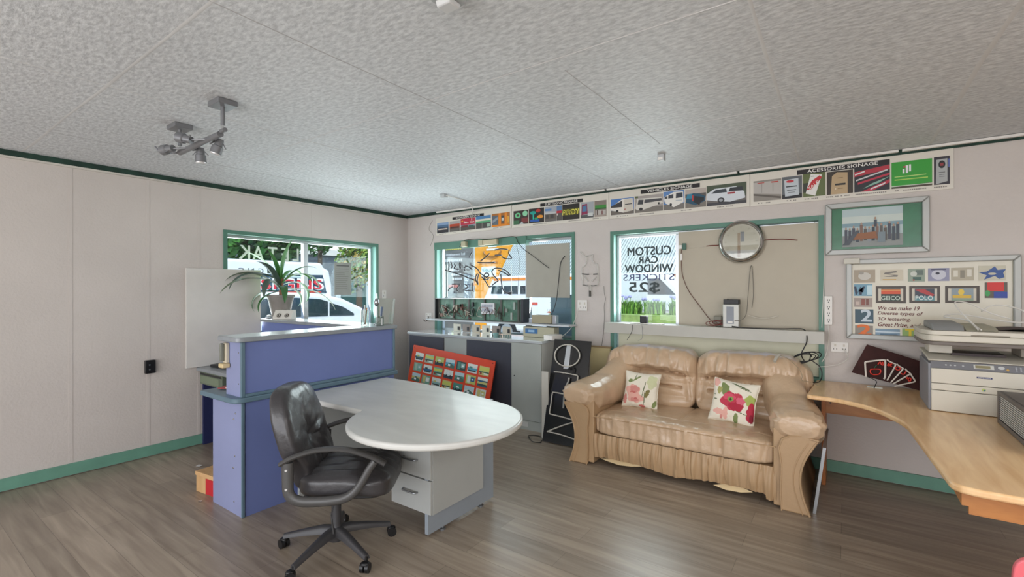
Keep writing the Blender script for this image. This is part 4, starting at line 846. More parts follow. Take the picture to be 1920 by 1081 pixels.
# neon glass on wall and its lead
nw = thing('neon_tube', 'clear glass neon tube outline on the wall between the two back windows', 'neon tube', (2.82, -.03, 1.6))
GT = mat('#d3d0c8', .15, alpha=.55); 
def N2(x, y): 
    px = 1060 + x/4.16; py = 420 + y/4.16
    c = Vector((5.0256, -4.5606, 1.4683)); yaw = .61592; Fw = Vector((-sin(yaw), cos(yaw), 0)); R = Vector((cos(yaw), sin(yaw), 0))
    d = Fw + R*((px-960)/883.84) + Vector((0, 0, 1))*(-(py-540.5)/883.84); t = (-.03-c.y)/d.y
    return (c.x+d.x*t, -.03, c.z+d.z*t)
for P, m_, nm in (([(115, 210), (150, 245), (165, 255), (163, 300), (150, 325), (132, 340), (130, 380), (135, 440), (140, 470), (180, 478), (183, 520)], GT, 'glass_tube'), ([(215, 235), (208, 270), (225, 300), (250, 315), (255, 400), (255, 455), (245, 475), (205, 480), (200, 520)], GT, 'glass_tube'),
                 ([(160, 250), (215, 235)], GT, 'glass_tube'), ([(130, 385), (160, 388), (185, 388)], mat('#3a3a3a', .5), 'dark_joint'), ([(218, 388), (255, 386)], mat('#3a3a3a', .5), 'dark_joint'), ([(135, 470), (180, 478)], mat('#44443f', .5), 'dark_joint'), ([(200, 478), (248, 475)], mat('#44443f', .5), 'dark_joint'), ([(145, 400), (178, 445)], GT, 'glass_tube'), ([(245, 405), (205, 445)], GT, 'glass_tube')):
    b = MB(); b.tube(catmull([N2(*p) for p in P], 4), .006, m_, 8); b.build(nm, nw)
b = MB(); b.tube([N2(192, 515), N2(192, 562)], .012, mat('#4d4a44', .6), 10); b.build('electrode', nw)
cable('thin grey lead hanging from the wall down behind the sofa between the back windows', [N2(300, 480), N2(305, 540), N2(312, 580), N2(303, 640), N2(305, 720), N2(295, 850), N2(280, 950), N2(255, 975), N2(225, 980)], .003, mat('#77736c', .5))
# ------------------------------------------------------------------ red photo board leaning on the cabinet
tilt = .16
U = Vector((1, -.0, -.075)).normalized(); V = Vector((0.03, .17, 1)).normalized(); V = (V - U*V.dot(U)).normalized()
rb = thing('photo_board', 'orange-red board covered in rows of small photographs, leaning on the cabinet', 'board', (1.25, -.62, 0))
FR = frame((.62, -.617, .095), U, V)
b = MB(); b.prism(rounded([(0, 0), (1.27, 0), (1.27, .70), (0, .70)], .012), -.0, .012, mat('#dd4a22', .35, coat=.3), lambda u, v, w: FR(u, v, w)); b.build('backing', rb, smooth=False)
random.seed(5)
gp = ['#4f8f7f', '#79a58d', '#c9c27a', '#d3d9d3', '#3b5f6a', '#a7c0a9', '#2c5f86', '#8fb6b0', '#38473f', '#e0e3da', '#55a0b4', '#b9c26a']
for r in range(5):
    for c in range(7):
        u0 = .065+c*.168; v1 = .62-r*.123; base = random.choice(gp); sh = []
        kind = (r*7+c*3) % 5
        if kind == 0: sh = [('#dfe4da', R_(0, 1, .7, 1)), (random.choice(gp), R_(0, 1, .3, .55)), ('#33443f', R_(.1, .9, .15, .3)), (random.choice(gp), R_(.2, .5, .5, .7))]
        elif kind == 1: sh = [('#2d3b44', R_(0, 1, 0, .4)), (random.choice(gp), [(.1, .3), (.9, .35), (.8, .7), (.3, .8)]), ('#e6e8e4', [(.3, .5), (.7, .5), (.6, .68), (.38, .7)]), ('#22282c', E_(.3, .3, .1, .13)), ('#22282c', E_(.75, .32, .1, .12))]
        elif kind == 2: sh = [(random.choice(gp), R_(.15, .45, .1, .9)), (random.choice(gp), R_(.5, .9, .3, .8)), ('#e8ebe2', R_(.6, .8, .45, .6))]
        elif kind == 3: sh = [('#c8cf63', R_(0, 1, .55, .85)), ('#2d5c48', R_(0, 1, .3, .42)), ('#8c3c34', R_(.1, .3, .1, .3)), ('#e4e6de', R_(.5, .9, .1, .28))]
        else: sh = [('#b8d0d4', R_(0, 1, .6, 1)), ('#4a6d60', [(0, .2), (.5, .6), (1, .3), (1, 0), (0, 0)]), ('#e5e9e8', R_(.3, .55, .2, .42))]
        picture('photograph', rb, FR, u0, u0+.138, v1-.098, v1, base, sh, d0=.0125)
b = MB()
for u, v in ((.025, .675), (1.24, .672)): b.prism(circle_pts(u, v, .006, n=10)[:-1], .012, .0135, BLACK, lambda a, c, w: FR(a, c, w))
b.build('screw', rb)
# ------------------------------------------------------------------ black neon board and pale boards next to the sofa
nb = thing('neon_board', 'tall narrow black board with unlit white neon letters leaning beside the sofa', 'neon sign', (2.8, -.6, 0))
V = Vector((0.0, .26, 1)).normalized(); U = Vector((1, .02, .0)).normalized(); V = (V-U*V.dot(U)).normalized()
FN = frame((2.645, -.70, .012), U, V)
b = MB(); b.prism([(0, 0), (.40, 0), (.40, .985), (0, .985)], -.012, .0, mat('#1b1b1c', .22, coat=.5), lambda u, v, w: FN(u, v, w)); b.build('panel', nb, smooth=False)
NT = mat('#c4bfb4', .3)
def ntube(P, closed=False, r=.0062, m=NT):
    b = MB(); b.tube(catmull([FN(u, v, .022) for u, v in P], 5, closed), r, m, 8, closed); return b.build('neon_letter', nb)
ntube(circle_pts(.17, .83, .135, n=16, ry=.105)[:-1], True)
ntube([(.05, .66), (.12, .662), (.25, .655), (.30, .65), (.31, .63), (.305, .56), (.30, .52)])
ntube([(.2, .46), (.08, .465), (.06, .45), (.058, .35), (.055, .27), (.08, .258), (.2, .25), (.34, .235)])
ntube([(.34, .23), (.2, .17), (.065, .10), (.07, .095), (.2, .09), (.36, .07)])
ntube([(.22, .62), (.215, .58), (.19, .5), (.195, .33)], r=.009, m=mat('#9b9890', .4))
b = MB(); b.prism([(.145, .70), (.20, .70), (.20, .94), (.155, .94)], .001, .02, ALU, lambda u, v, w: FN(u, v, w)); b.build('bracket', nb, bevel=.002)
b = MB(); b.tube(catmull([FN(.2, .70, .03), FN(.25, .72, .03), (FN(.25, .66, .02)), FN(.16, .655, .02)], 5), .007, BLACK, 8); b.build('lead', nb)
b = MB(); b.box(2.585, 2.66, -.615, -.60, .001, .66, mat('#c9c6bc', .55)); tag(b.build('pale_board', smooth=False, bevel=.001), 'narrow pale board edge standing behind the black neon board, left side', 'board')
b = MB(); b.box(2.84, 3.06, -.055, -.037, .001, .86, mat('#cfbf90', .6)); b.box(2.83, 3.07, -.06, -.033, .86, .875, mat('#9a8260', .6)); tag(b.build('cream_backing_board', smooth=False), 'cream panel with a brown top edge behind the black neon board and the sofa arm', 'board')
cable('black cable loop lying on the floor by the foot of the neon board', [(2.66, -.74, .006), (2.58, -.76, .006), (2.5, -.70, .006), (2.44, -.62, .006), (2.52, -.58, .006), (2.6, -.62, .006), (2.64, -.72, .006)], .004, BLKW)

# ------------------------------------------------------------------ sofa
sf = thing('sofa', 'beige leather two-seat sofa with rolled arms below the right back window', 'sofa', (3.965, -.5, 0))
XC = 3.965
def nn(x, y, z): return noise.noise((x, y, z))
def crease(n, w=.09): return math.exp(-(n/w)**2)
def ruche(x, z, amp): return amp*(.8*nn(x*26, 0, z*3.2) + .4*nn(x*55, 3, z*4) + .45*crease(nn(x*17, 7, z*2.2)))
# base skirt
def skirt(u, v):
    x = 3.305 + u*1.34; z0 = .045 + .035*abs(sin(u*5.2+.6)) - .03*(u > .95); z = z0+(v*.225 if v < 1 else .235)+(.0)
    z = z0 + v*(.265-z0)
    y = -.955 - .018*sin(min(v, 1)*pi) + ruche(x, z, .024)
    return (x, y, z)
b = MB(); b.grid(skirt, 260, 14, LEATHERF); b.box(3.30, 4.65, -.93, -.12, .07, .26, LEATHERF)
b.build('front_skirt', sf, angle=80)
b = MB(); b.add([(3.36, -.94, .06), (3.42, -.93, .045), (3.52, -.93, .035), (3.62, -.93, .045), (3.72, -.94, .07), (3.5, -.9, .075)], [(0, 1, 2, 3, 4, 5)], mat('#e0c79a', .8)); b.build('torn_lining', sf); b = MB()
b.add([(4.24, -.94, .05), (4.32, -.93, .03), (4.42, -.93, .035), (4.5, -.94, .06), (4.36, -.9, .075)], [(0, 1, 2, 3, 4)], mat('#e0c79a', .8)); b.build('torn_lining', sf)
# seat
def seatS(nx, ny, nz, x, y, z):
    dy = 0; dz = 0
    if ny < -.5: dy += ruche(x, z, .020)*min(1, (-ny-.5)*4)
    if nz > .2:
        dz += .012*(1-(nx)**2) + .006*nn(x*7, y*7, 1) + .005*nn(x*18, y*9, 4)
        dz -= .010*math.exp(-((x-XC)/.012)**2)*(ny > -.6)
        dz -= .006*math.exp(-((y+.80)/.008)**2)
    return (0, dy, dz)
b = MB(); b.soft((XC, -.63, .345), (.672, .335, .088), LEATHER, .12, 90, seatS); b.build('seat', sf, angle=80)
b = MB(); b.tube([(3.31, -.963, .405), (3.31+.66, -.966, .407), (4.64, -.963, .405)], .004, LEATHERF, 6); b.build('piping', sf)
# back cushions
def backS(side):
    x0 = XC + side*.415
    def f(nx, ny, nz, x, y, z):
        dy = dz = dx = 0
        t = (z-.40)/.55
        dy += .10*t                       # reclines to the wall
        if ny < 0:
            k = -ny; u = (x-x0)/.43
            arch = .705 + .03*cos(u*1.5) - .02*abs(u)**3
            head = z - arch
            fade = max(0, 1-abs(u)**6)
            if head > 0: dy -= k*.075*min(1, head/.05)*fade
            else: dy -= k*.0
            s1 = math.exp(-((z-arch)/.012)**2)*(abs(u) < .78)
            s2 = math.exp(-((z-(.60+.012*cos(u*1.5)))/.011)**2)*(abs(u) < .72)
            dy += k*(.048*s1+.042*s2)
            if z < arch: dy -= k*.03*abs(sin((z-.42)/(.11)*pi))*fade*.5
            dg = math.exp(-(((abs(u)-.80)-(.70-z)*.35)/.05)**2)*(z < .71)*(z > .5)
            dy += k*.022*dg
            dy += .026*nn(x*17, 0, z*3)*(z > .68) + .014*nn(x*36, 0, z*5)*(z > .68) + .014*crease(nn(x*9, 5, z*2.5))*(z > .66) + .009*nn(x*9, z*9, side)
            dy += k*.006*math.exp(-((u-.05)/.025)**2)*(z > .70)
        if nz > .3: dz += .012*nn(x*14, y*9, 0)
        # outer shoulder rounds down
        u2 = side*(x-x0)/.43
        if u2 > .55 and z > .72: dz -= .16*(u2-.55)**1.5*1.2*(z-.72)/.2
        return (dx, dy, dz)
    return f
for side, hw in ((-1, .43), (1, .43)):
    b = MB(); b.soft((XC+side*.425, -.285, .665), (hw, .115, .272), LEATHER, .2, 80, backS(side)); b.build('back_cushion', sf, angle=80)
# arms: loft of rolled sections from the front scroll to the back wing
def arm(side):
    b = MB()
    #          y      cx(out)  cz    rx    rz
    st = [(-.992, .812, .572, .07, .035), (-.985, .812, .568, .115, .060), (-.95, .808, .565, .145, .080), (-.90, .80, .56, .155, .100), (-.85, .79, .545, .165, .118), (-.7, .775, .555, .16, .125), (-.55, .74, .57, .155, .13), (-.40, .675, .63, .142, .17), (-.28, .655, .70, .152, .185), (-.17, .65, .70, .147, .18), (-.12, .65, .70, .11, .14)]
    k = len(st); N = 40
    def fn(u, v):
        f = v*(k-1); i = min(int(f), k-2); t = f-i
        s0, s1 = st[i], st[i+1]; y, cx, cz, rx, rz = [s0[j]*(1-t)+s1[j]*t for j in range(5)]
        a = 2*pi*u; ca, sa = cos(a), sin(a); e = .8
        px = rx*math.copysign(abs(ca)**e, ca); pz = rz*math.copysign(abs(sa)**e, sa)
        if pz < 0: pz *= 1.15
        x = XC + side*(cx) + px; z = cz+pz
        w = math.exp(-((y+.95)/.12)**2)
        rr = 1 + (.06 if sa > -.2 else .015)*w*sin(a*13+3*nn(a, y, 2)) + .035*nn(x*7, y*16, z*7)
        x = XC+side*cx + px*rr; z = cz+pz*rr
        return (x, y - .012*w*nn(x*12, 1, z*12), z)
    b.grid(fn, N, 60, LEATHER, wrapu=True)
    # end caps
    n0 = len(b.v)
    b.f.append(list(range(N))[::-1]); b.m.append(0); b.f.append(list(range(n0-N, n0))); b.m.append(0)
    ao = b.build('armrest', sf, angle=80)
    # side body under the roll
    b = MB(); prof = []
    for i in range(15):
        t = i/14; z = .015+t*.52; out = .865 - .055*sin(t*pi)+.028*t**3; prof.append((out, z))
    poly = [(XC+side*o, z) for o, z in prof] + [(XC+side*.66, .53), (XC+side*.66, .015)]
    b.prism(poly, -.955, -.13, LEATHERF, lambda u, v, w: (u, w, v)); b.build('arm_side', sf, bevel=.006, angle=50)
    b = MB(); po = []
    for i in range(19):
        t = i/18; z = .0+t*.495; out = .875 - .058*sin(t*pi*1.0)+.050*t**3; po.append((XC+side*out, z))
    top = [(XC+side*(.93-.06), .505), (XC+side*.82, .515), (XC+side*.76, .505), (XC+side*.71, .475), (XC+side*.69, .42), (XC+side*.705, .30), (XC+side*.70, .12), (XC+side*.705, .0)]
    poly = [tuple(p) for p in po] + top
    b.prism(poly, -.985, -.953, LEATHERF, lambda u, v, w: (u, w, v)); fr = b.build('arm_front', sf, bevel=.012, seg=3, angle=60)
    b = MB(); b.tube([(x-side*.006, -.987, z) for x, z in po]+[(top[0][0], -.987, top[0][1]-.006)], .007, LEATHERF, 8); b.tube([(x-side*.045, -.986, z) for x, z in po[:-1]], .004, LEATHERF, 6)
    b.tube([(x, -.986, z) for x, z in [(t_[0]+side*.006, t_[1]-.004) for t_ in top[1:]]], .005, LEATHERF, 6); b.build('piping', fr)
arm(-1); arm(1)
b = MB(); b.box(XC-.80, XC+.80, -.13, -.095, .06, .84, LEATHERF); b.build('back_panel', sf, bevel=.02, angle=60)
sp_ = thing('leaning_signboard', 'silver-edged pale signboard slotted between the sofa arm and the wooden desk', 'board', (4.89, -.6, 0))
SH = lambda q: (q[0] - .028 + .13*q[2], q[1], q[2])
b = MB(); b.box(4.880, 4.886, -.90, -.42, .02, .42, mat('#cfd3d6', .4), T=SH); b.build('sheet', sp_, smooth=False)
for q in ((-.92, -.90, .0, .44), (-.42, -.40, .0, .44), (-.90, -.42, .42, .44), (-.90, -.42, .0, .02)):
    b = MB(); b.box(4.874, 4.892, q[0], q[1], q[2]+.001, q[3], mat('#a4a6a8', .3, .6), T=SH); b.build('edge_strip', sp_, smooth=False)
# cushions with flower print
def floral(seed, variant):
    def col(u, v):
        pass
def cushion(label, c, half, rot, flowers, name='throw_cushion'):
    root = thing(name, label, 'cushion', (c[0], c[1], c[2]-half), 0, 'floral throw cushions on the sofa')
    Rm = Matrix.Rotation(rot[2], 3, 'Z') @ Matrix.Rotation(rot[0], 3, 'X') @ Matrix.Rotation(rot[1], 3, 'Y')
    N = 84; mats = {}
    b = MB(); base = mat('#e9e1cf', .8, bump=.15, bscale=60)
    def surf(u, v, s):
        a, c_ = u*2-1, v*2-1
        pin = 1 - .09*(1-abs(a)**2)*abs(c_)**3; pin2 = 1 - .09*(1-abs(c_)**2)*abs(a)**3
        th = .055*((1-a**2)*(1-c_**2))**.45 * s + .002*s
        p = Vector((a*half*pin2, -th + .003*nn(a*6, c_*6, s), c_*half*pin)); p = Rm @ p
        return (c[0]+p.x, c[1]+p.y, c[2]+p.z)
    for s in (1, -1):
        for j in range(N):
            for i in range(N):
                u, v = (i+.5)/N, (j+.5)/N; m_ = base
                if s == 1:
                    for q in flowers:
                        hx = q[5] if len(q) > 5 else 0
                        du, dv = u-q[1], v-q[2]; ca, sa = cos(hx), sin(hx); du, dv = du*ca+dv*sa, -du*sa+dv*ca
                        rr = (du/q[3])**2+(dv/q[4])**2
                        an = atan2(dv, du)
                        if rr < 1+.22*sin(an*5+q[1]*20) if q[3] > .05 and q[4] > .05 else rr < 1: m_ = mat(q[0], .8)
                o = [surf(i/N, j/N, s), surf((i+1)/N, j/N, s), surf((i+1)/N, (j+1)/N, s), surf(i/N, (j+1)/N, s)]
                b.add(o if s == 1 else o[::-1], [(0, 1, 2, 3)], m_)
    # merge by position
    vm = {}; nv = []; mp_ = []
    for p in b.v:
        k = (round(p[0], 5), round(p[1], 5), round(p[2], 5))
        if k not in vm: vm[k] = len(nv); nv.append(p)
        mp_.append(vm[k])
    b.v = nv; b.f = [[mp_[i] for i in f] for f in b.f]
    b.build('cover', root, angle=75)
    t = MB(); t.tube([surf(x, y, 0) for x, y in [(i/20, 0) for i in range(20)]+[(1, i/20) for i in range(20)]+[(1-i/20, 1) for i in range(20)]+[(0, 1-i/20) for i in range(20)]], [.004+.0015*(i % 2) for i in range(80)], mat('#e3dac6', .85), 6, closed=True); t.build('fringe', root)
P1, P2_, P3 = '#d68f86', '#e7b0a2', '#c9706a'; G1, G2 = '#7d8a55', '#5f6b45'
cushion('cream cushion with pale pink flowers, leaning at left end of the sofa', (3.56, -.53, .578), .155, (radians(-17), radians(2), radians(2)),
        [(G1, .2, .72, .07, .05, .5), (G1, .38, .8, .16, .025, .7), (G2, .35, .86, .10, .012, 1.4), (P2_, .3, .45, .22, .16), (P1, .36, .5, .14, .10), (P3, .32, .4, .09, .04), (P2_, .4, .26, .24, .14), (P1, .38, .2, .12, .06), (P3, .42, .24, .05, .03), (P1, .08, .2, .07, .14), (G2, .62, .52, .012, .24, -.15), ('#7d7445', .72, .42, .06, .12, -.4), (G2, .65, .25, .012, .22), ('#cfd0a6', .82, .75, .14, .2), (G1, .94, .15, .05, .12, -.5), (P3, .6, .04, .09, .04)])
cushion('cream cushion with a big crimson flower, leaning near right end of the sofa', (4.315, -.585, .585), .165, (radians(-17), radians(5), radians(-3)),
        [(P2_, .06, .9, .1, .1), (G1, .3, .77, .10, .16, .4), ('#a9a465', .18, .72, .06, .09), (G2, .62, .9, .22, .018, -.3), (G2, .72, .84, .16, .01, -.25), ('#c23b50', .5, .52, .25, .20), ('#d6566a', .42, .6, .14, .08), ('#b22740', .6, .4, .16, .10), ('#d9657a', .68, .55, .10, .08), ('#8a9a52', .46, .55, .06, .06), ('#2f3d2a', .46, .55, .025, .03), ('#a8b45e', .88, .6, .12, .12), ('#b92d44', .93, .32, .10, .22), ('#8d1f33', .95, .2, .05, .1), (P2_, .22, .22, .12, .07), (P2_, .38, .2, .06, .16), (G1, .62, .12, .05, .14), (G2, .75, .28, .14, .01, -.2), (G2, .1, .5, .06, .008), (P1, .3, .1, .03, .06), (G2, .06, .6, .03, .006)])
cable('grey plug lead lying over the right sofa back and down its front', [(4.60, -.345, .945), (4.585, -.38, .93), (4.575, -.41, .90)], .012, mat('#b7b2a5', .5), 'lamp_plug', 'plug')
cable('thin beige flex curving down over the right sofa shoulder to the desk', [(4.60, -.34, .945), (4.66, -.36, .925), (4.73, -.41, .87), (4.76, -.46, .82), (4.76, -.50, .79), (4.80, -.46, .78), (4.86, -.42, .75)], .0022, mat('#9a8a70', .6))
# ------------------------------------------------------------------ wooden corner desk
wd = thing('corner_desk', 'oak-laminate corner desk with an angled front edge at right', 'desk', (5.3, -.8, 0))
outl = [(4.815, -.03), (4.785, -.70), (4.90, -.72), (5.05, -.755), (5.20, -.93), (5.30, -1.13), (5.325, -1.35), (5.36, -2.13), (5.40, -2.17), (5.6, -2.175), (6.35, -2.18), (6.35, -.03)]
outl = [(4.83, -.03), (4.80, -.70), (4.97, -.715), (5.16, -.86), (5.29, -1.16), (5.35, -2.12), (5.375, -2.15), (5.42, -2.165), (6.35, -2.18), (6.35, -.03)]
outl = rounded(outl, [0, .03, .12, .2, .15, .02, .01, .02, 0, 0], 5)
b = MB(); b.prism(outl, .698, .728, OAK); b.build('worktop', wd, bevel=.009, seg=3)
EDG = mat('#b9713a', .4, var=.1, scale=12)
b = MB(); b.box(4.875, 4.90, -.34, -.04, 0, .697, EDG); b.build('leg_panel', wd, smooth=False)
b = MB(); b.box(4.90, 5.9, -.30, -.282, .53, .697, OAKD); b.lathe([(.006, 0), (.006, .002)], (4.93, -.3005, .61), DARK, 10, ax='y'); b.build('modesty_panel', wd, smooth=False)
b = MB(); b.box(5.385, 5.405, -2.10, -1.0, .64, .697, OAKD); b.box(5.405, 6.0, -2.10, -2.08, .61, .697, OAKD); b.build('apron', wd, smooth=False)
b = MB(); b.tube([(5.64, -2.11, .69), (5.86, -2.32, .45), (6.1, -2.55, .2)], .012, OAK, 8)
# propping slat under the desk
st = MB(); st.prism([(5.56, .69), (5.585, .69), (6.0, .02), (5.97, .0)], -2.125, -2.10, mat('#cfae82', .5), lambda u, v, w: (u, w, v)); st.build('brace', wd, smooth=False)
# poker-hand neon sign
pk = thing('neon_card_sign', 'dark board with a neon fan of playing cards leaning on the wooden desk', 'neon sign', (5.25, -.07, .728))
rot = radians(-13)
U = Vector((cos(rot), 0, sin(rot))); V = Vector((-sin(rot)*1, .16, cos(rot))).normalized(); V = (V-U*V.dot(U)).normalized()
FK = frame((5.06, -.135, .827), U, V)
b = MB(); b.prism([(0, 0), (.405, 0), (.425, .20), (0.045, .235)], -.01, 0, mat('#3a1c18', .6, var=.3, scale=14, spec=.2), lambda u, v, w: FK(u, v, w)); b.build('panel', pk, smooth=False)
b = MB(); b.box(5.155, 5.245, -.165, -.13, .729, .736, mat('#d9dcd0', .4)); b.build('stand_foot', pk, smooth=False)
CWT = mat('#e6ded2', .4); CRD = mat('#e0392b', .4)
def kt(P, m_, r=.0048, nm='neon_outline'):
    b = MB(); b.tube(catmull([FK(u, v, .014) for u, v in P], 4), r, m_, 8); b.build(nm, pk)
# coords read in the sign's own plane: convert zoom pixels (1531 wide: region 1590..1760 x 640..760)
def K2(x, y):
    px = 1590 + x/9.006; py = 640 + y/9.006
    c = Vector((5.0256, -4.5606, 1.4683)); yaw = .61592; Fw = Vector((-sin(yaw), cos(yaw), 0)); R = Vector((cos(yaw), sin(yaw), 0))
    d = Fw + R*((px-960)/883.84) + Vector((0, 0, 1))*(-(py-540.5)/883.84)
    O = Vector(FK(0, 0, .014)); n_ = U.cross(V); t = (O-c).dot(n_)/d.dot(n_); p = c+d*t-O
    return p.dot(U), p.dot(V)
def kp(L_, m_, r=.0045, nm='neon_outline'): kt([K2(*p) for p in L_], m_, r, nm)
kp([(300, 605), (290, 480), (285, 360), (300, 350), (450, 330), (600, 320), (625, 340), (625, 450), (620, 600), (600, 640)], CWT, .006)
kp([(650, 310), (700, 345), (790, 385), (800, 400), (760, 480), (655, 665)], CWT, .005)
kp([(820, 385), (860, 420), (925, 460), (915, 480), (830, 580), (715, 700)], CWT, .005)
kp([(960, 465), (1000, 510), (1045, 545), (1020, 570), (900, 640), (750, 725)], CWT, .005)
kp([(1050, 545), (1080, 600), (1125, 670), (1090, 695), (950, 725), (780, 765)], CWT, .005)
for L_ in ([(450, 470), (390, 475), (370, 500), (385, 545), (440, 565), (520, 555), (548, 510), (530, 475), (450, 470)], [(500, 395), (540, 350), (560, 395), (590, 400), (580, 350)], [(660, 415), (690, 370), (680, 420), (740, 380), (700, 400), (735, 430)], [(810, 440), (800, 470), (850, 490), (880, 460), (840, 435), (810, 440)], [(890, 540), (920, 560), (950, 550), (975, 510)], [(985, 640), (1000, 605)], [(1010, 650), (1030, 620), (1060, 640), (1050, 670), (1020, 670), (1010, 650)]):
    kp(L_, CRD, .004, 'neon_symbol')
kp([(440, 455), (480, 400)], mat('#2f6b4a', .4), .003, 'neon_symbol')
b = MB(); b.tube(catmull([FK(*K2(*p), .02) for p in ((320, 600), (440, 650), (475, 690), (460, 730), (430, 800))], 5), .003, BLKW, 6); b.build('lead', pk)

# printer / scanner
PR = mat('#cdc7b8', .45, var=.015); PRG = mat('#77777b', .45); PRC = mat('#8b8c92', .45)
pr = thing('printer', 'large beige laser printer with a raised scanner bed on the wooden desk', 'printer', (5.7, -.5, .729))
x0, x1, yf, yb = 5.435, 5.93, -.77, -.33
z = .729
b = MB(); b.box(x0, x1, yf+.02, yb, z, 1.012, PRC); b.build('side_shell', pr, bevel=.006)
for za, zb_, nm in ((z+.002, .853, 'paper_tray'), (.856, .895, 'paper_tray'), (.898, .985, 'front_cover')):
    b = MB(); b.box(x0+.012, x1, yf, yf+.019, za, zb_, PR); b.build(nm, pr, bevel=.003, angle=60)
b = MB(); b.prism([(yf+.005, .987), (yf+.03, 1.025), (yf+.05, 1.032), (yb, 1.05), (yb, 1.0), (yf+.03, .987)], x0+.012, x1, PRG, lambda u, v, w: (w, u, v)); cp_ = b.build('control_panel', pr, smooth=False)
b = MB(); b.prism([(yf+.028, 1.026), (yf+.02, 1.034), (yf+.06, 1.045), (yb, 1.068), (yb, 1.052), (yf+.05, 1.033)], x0, x1, PR, lambda u, v, w: (w, u, v)); b.build('top_cover', pr, bevel=.004)
b = MB(); b.box(5.56, 5.80, -.60, -.42, 1.05, 1.067, mat('#33201f', .5)); b.build('output_slot', pr, smooth=False)
nrm = lambda u, v, d: (x0+u, yf+.008+v*.55-d*.8, .990+v*.83-0+d*.2)
b = MB(); b.prism([(.20, .008), (.285, .008), (.285, .034), (.20, .034)], .002, .004, mat('#c9c9c4', .3), lambda u, v, w: nrm(u, v, w)); b.prism([(.207, .012), (.27, .012), (.27, .03), (.207, .03)], .004, .005, mat('#8d8668', .3), lambda u, v, w: nrm(u, v, w)); b.build('screen', cp_, smooth=False)
b = MB()
for u in (.08, .10, .12, .155): b.prism(circle_pts(u, .02, .005, n=10)[:-1], .001, .003, mat('#b4b6b6', .4), lambda u, v, w: nrm(u, v, w))
b.prism(circle_pts(.315, .022, .014, n=14, ry=.010)[:-1], .001, .003, mat('#c0c2c2', .4), lambda u, v, w: nrm(u, v, w)); b.prism(circle_pts(.34, .012, .006, n=10)[:-1], .001, .004, mat('#c9a15a', .4), lambda u, v, w: nrm(u, v, w))
for i in range(3):
    for j in range(3): b.prism(circle_pts(.375+i*.018, .012+j*.009, .004, n=8)[:-1], .001, .003, mat('#a2a5ab', .4), lambda u, v, w: nrm(u, v, w))
b.prism(circle_pts(.44, .022, .009, n=10)[:-1], .001, .003, mat('#7fa08f', .4), lambda u, v, w: nrm(u, v, w)); b.build('buttons', cp_, smooth=False)
b = MB(); b.box(5.645, 5.71, yf-.002, yf-.0003, .943, .952, mat('#2c2f5a', .4)); b.text('EPSON', mat('#d9d9e4', .4), lambda u, v, d: (5.652+u, yf-.0026, .945+v), .05, .005, 0, .02); b.build('badge', pr, smooth=False)
b = MB(); b.lathe([(.009, 0), (.008, .003)], (5.675, yf, .878), mat('#b7c46a', .4), 14, ax='y'); b.lathe([(.005, .003), (.004, .005)], (5.677, yf, .876), mat('#4c7a9c', .4), 10, ax='y'); b.build('sticker', pr)
# stand and scanner bed
b = MB(); b.box(x0+.02, x0+.13, -.60, -.40, 1.062, 1.125, OFFW); b.build('scanner_support', pr, bevel=.004); b = MB(); b.box(5.86, 5.93, -.60, -.40, 1.062, 1.13, mat('#9c9284', .5)); b.build('scanner_support', pr, bevel=.004)
sc_ = rounded([(5.405, -.70), (5.44, -.78), (6.02, -.78), (6.02, -.32), (5.405, -.32)], [.05, .03, .03, .03, .03])
b = MB(); b.prism(sc_, 1.125, 1.147, mat('#6f665f', .5)); b.build('scanner_base', pr, bevel=.004)
b = MB(); b.prism(sc_, 1.148, 1.185, PR); b.build('scanner_body', pr, bevel=.006)
b = MB(); b.prism(sc_, 1.187, 1.212, PR); b.box(5.62, 5.78, -.782, -.78, 1.187, 1.195, mat('#8a8272', .5)); b.build('scanner_lid', pr, bevel=.006)
b = MB(); b.prism([(-.745, 1.213), (-.70, 1.245), (-.36, 1.255), (-.34, 1.213)], 5.455, 5.60, mat('#8b8c8b', .5), lambda u, v, w: (w, u, v)); b.prism([(-.73, 1.213), (-.64, 1.235), (-.38, 1.24), (-.34, 1.213)], 5.605, 5.75, mat('#a8a590', .5), lambda u, v, w: (w, u, v)); b.build('document_feeder', pr, bevel=.006)
b = MB(); b.grid(lambda u, v: (5.76+.21*u, -.62+.26*v, 1.2145+.018*sin(u*pi)*(.6+.4*sin(v*3))), 10, 8, mat('#3a2a26', .6)); b.grid(lambda u, v: (5.76+.21*u, -.62+.26*v, 1.2132), 1, 1, mat('#3a2a26', .6)); tag(b.build('dark_folder'), 'dark brown folder lying on the scanner lid under the white cables', 'folder')
cable('bundle of white cables curled on top of the scanner', [(5.66, -.72, 1.222), (5.63, -.6, 1.27), (5.54, -.5, 1.285), (5.62, -.45, 1.30), (5.78, -.5, 1.27), (5.88, -.5, 1.26), (5.93, -.52, 1.28), (5.88, -.46, 1.34), (5.78, -.44, 1.36), (5.72, -.45, 1.32)], .0045, WHTW, 'cable_bundle')
cable('single white cable arching over the scanner lid', [(5.67, -.74, 1.222), (5.65, -.66, 1.25), (5.60, -.58, 1.33), (5.59, -.52, 1.38), (5.66, -.48, 1.37), (5.76, -.47, 1.31), (5.84, -.48, 1.28)], .004, WHTW, 'white_cable')
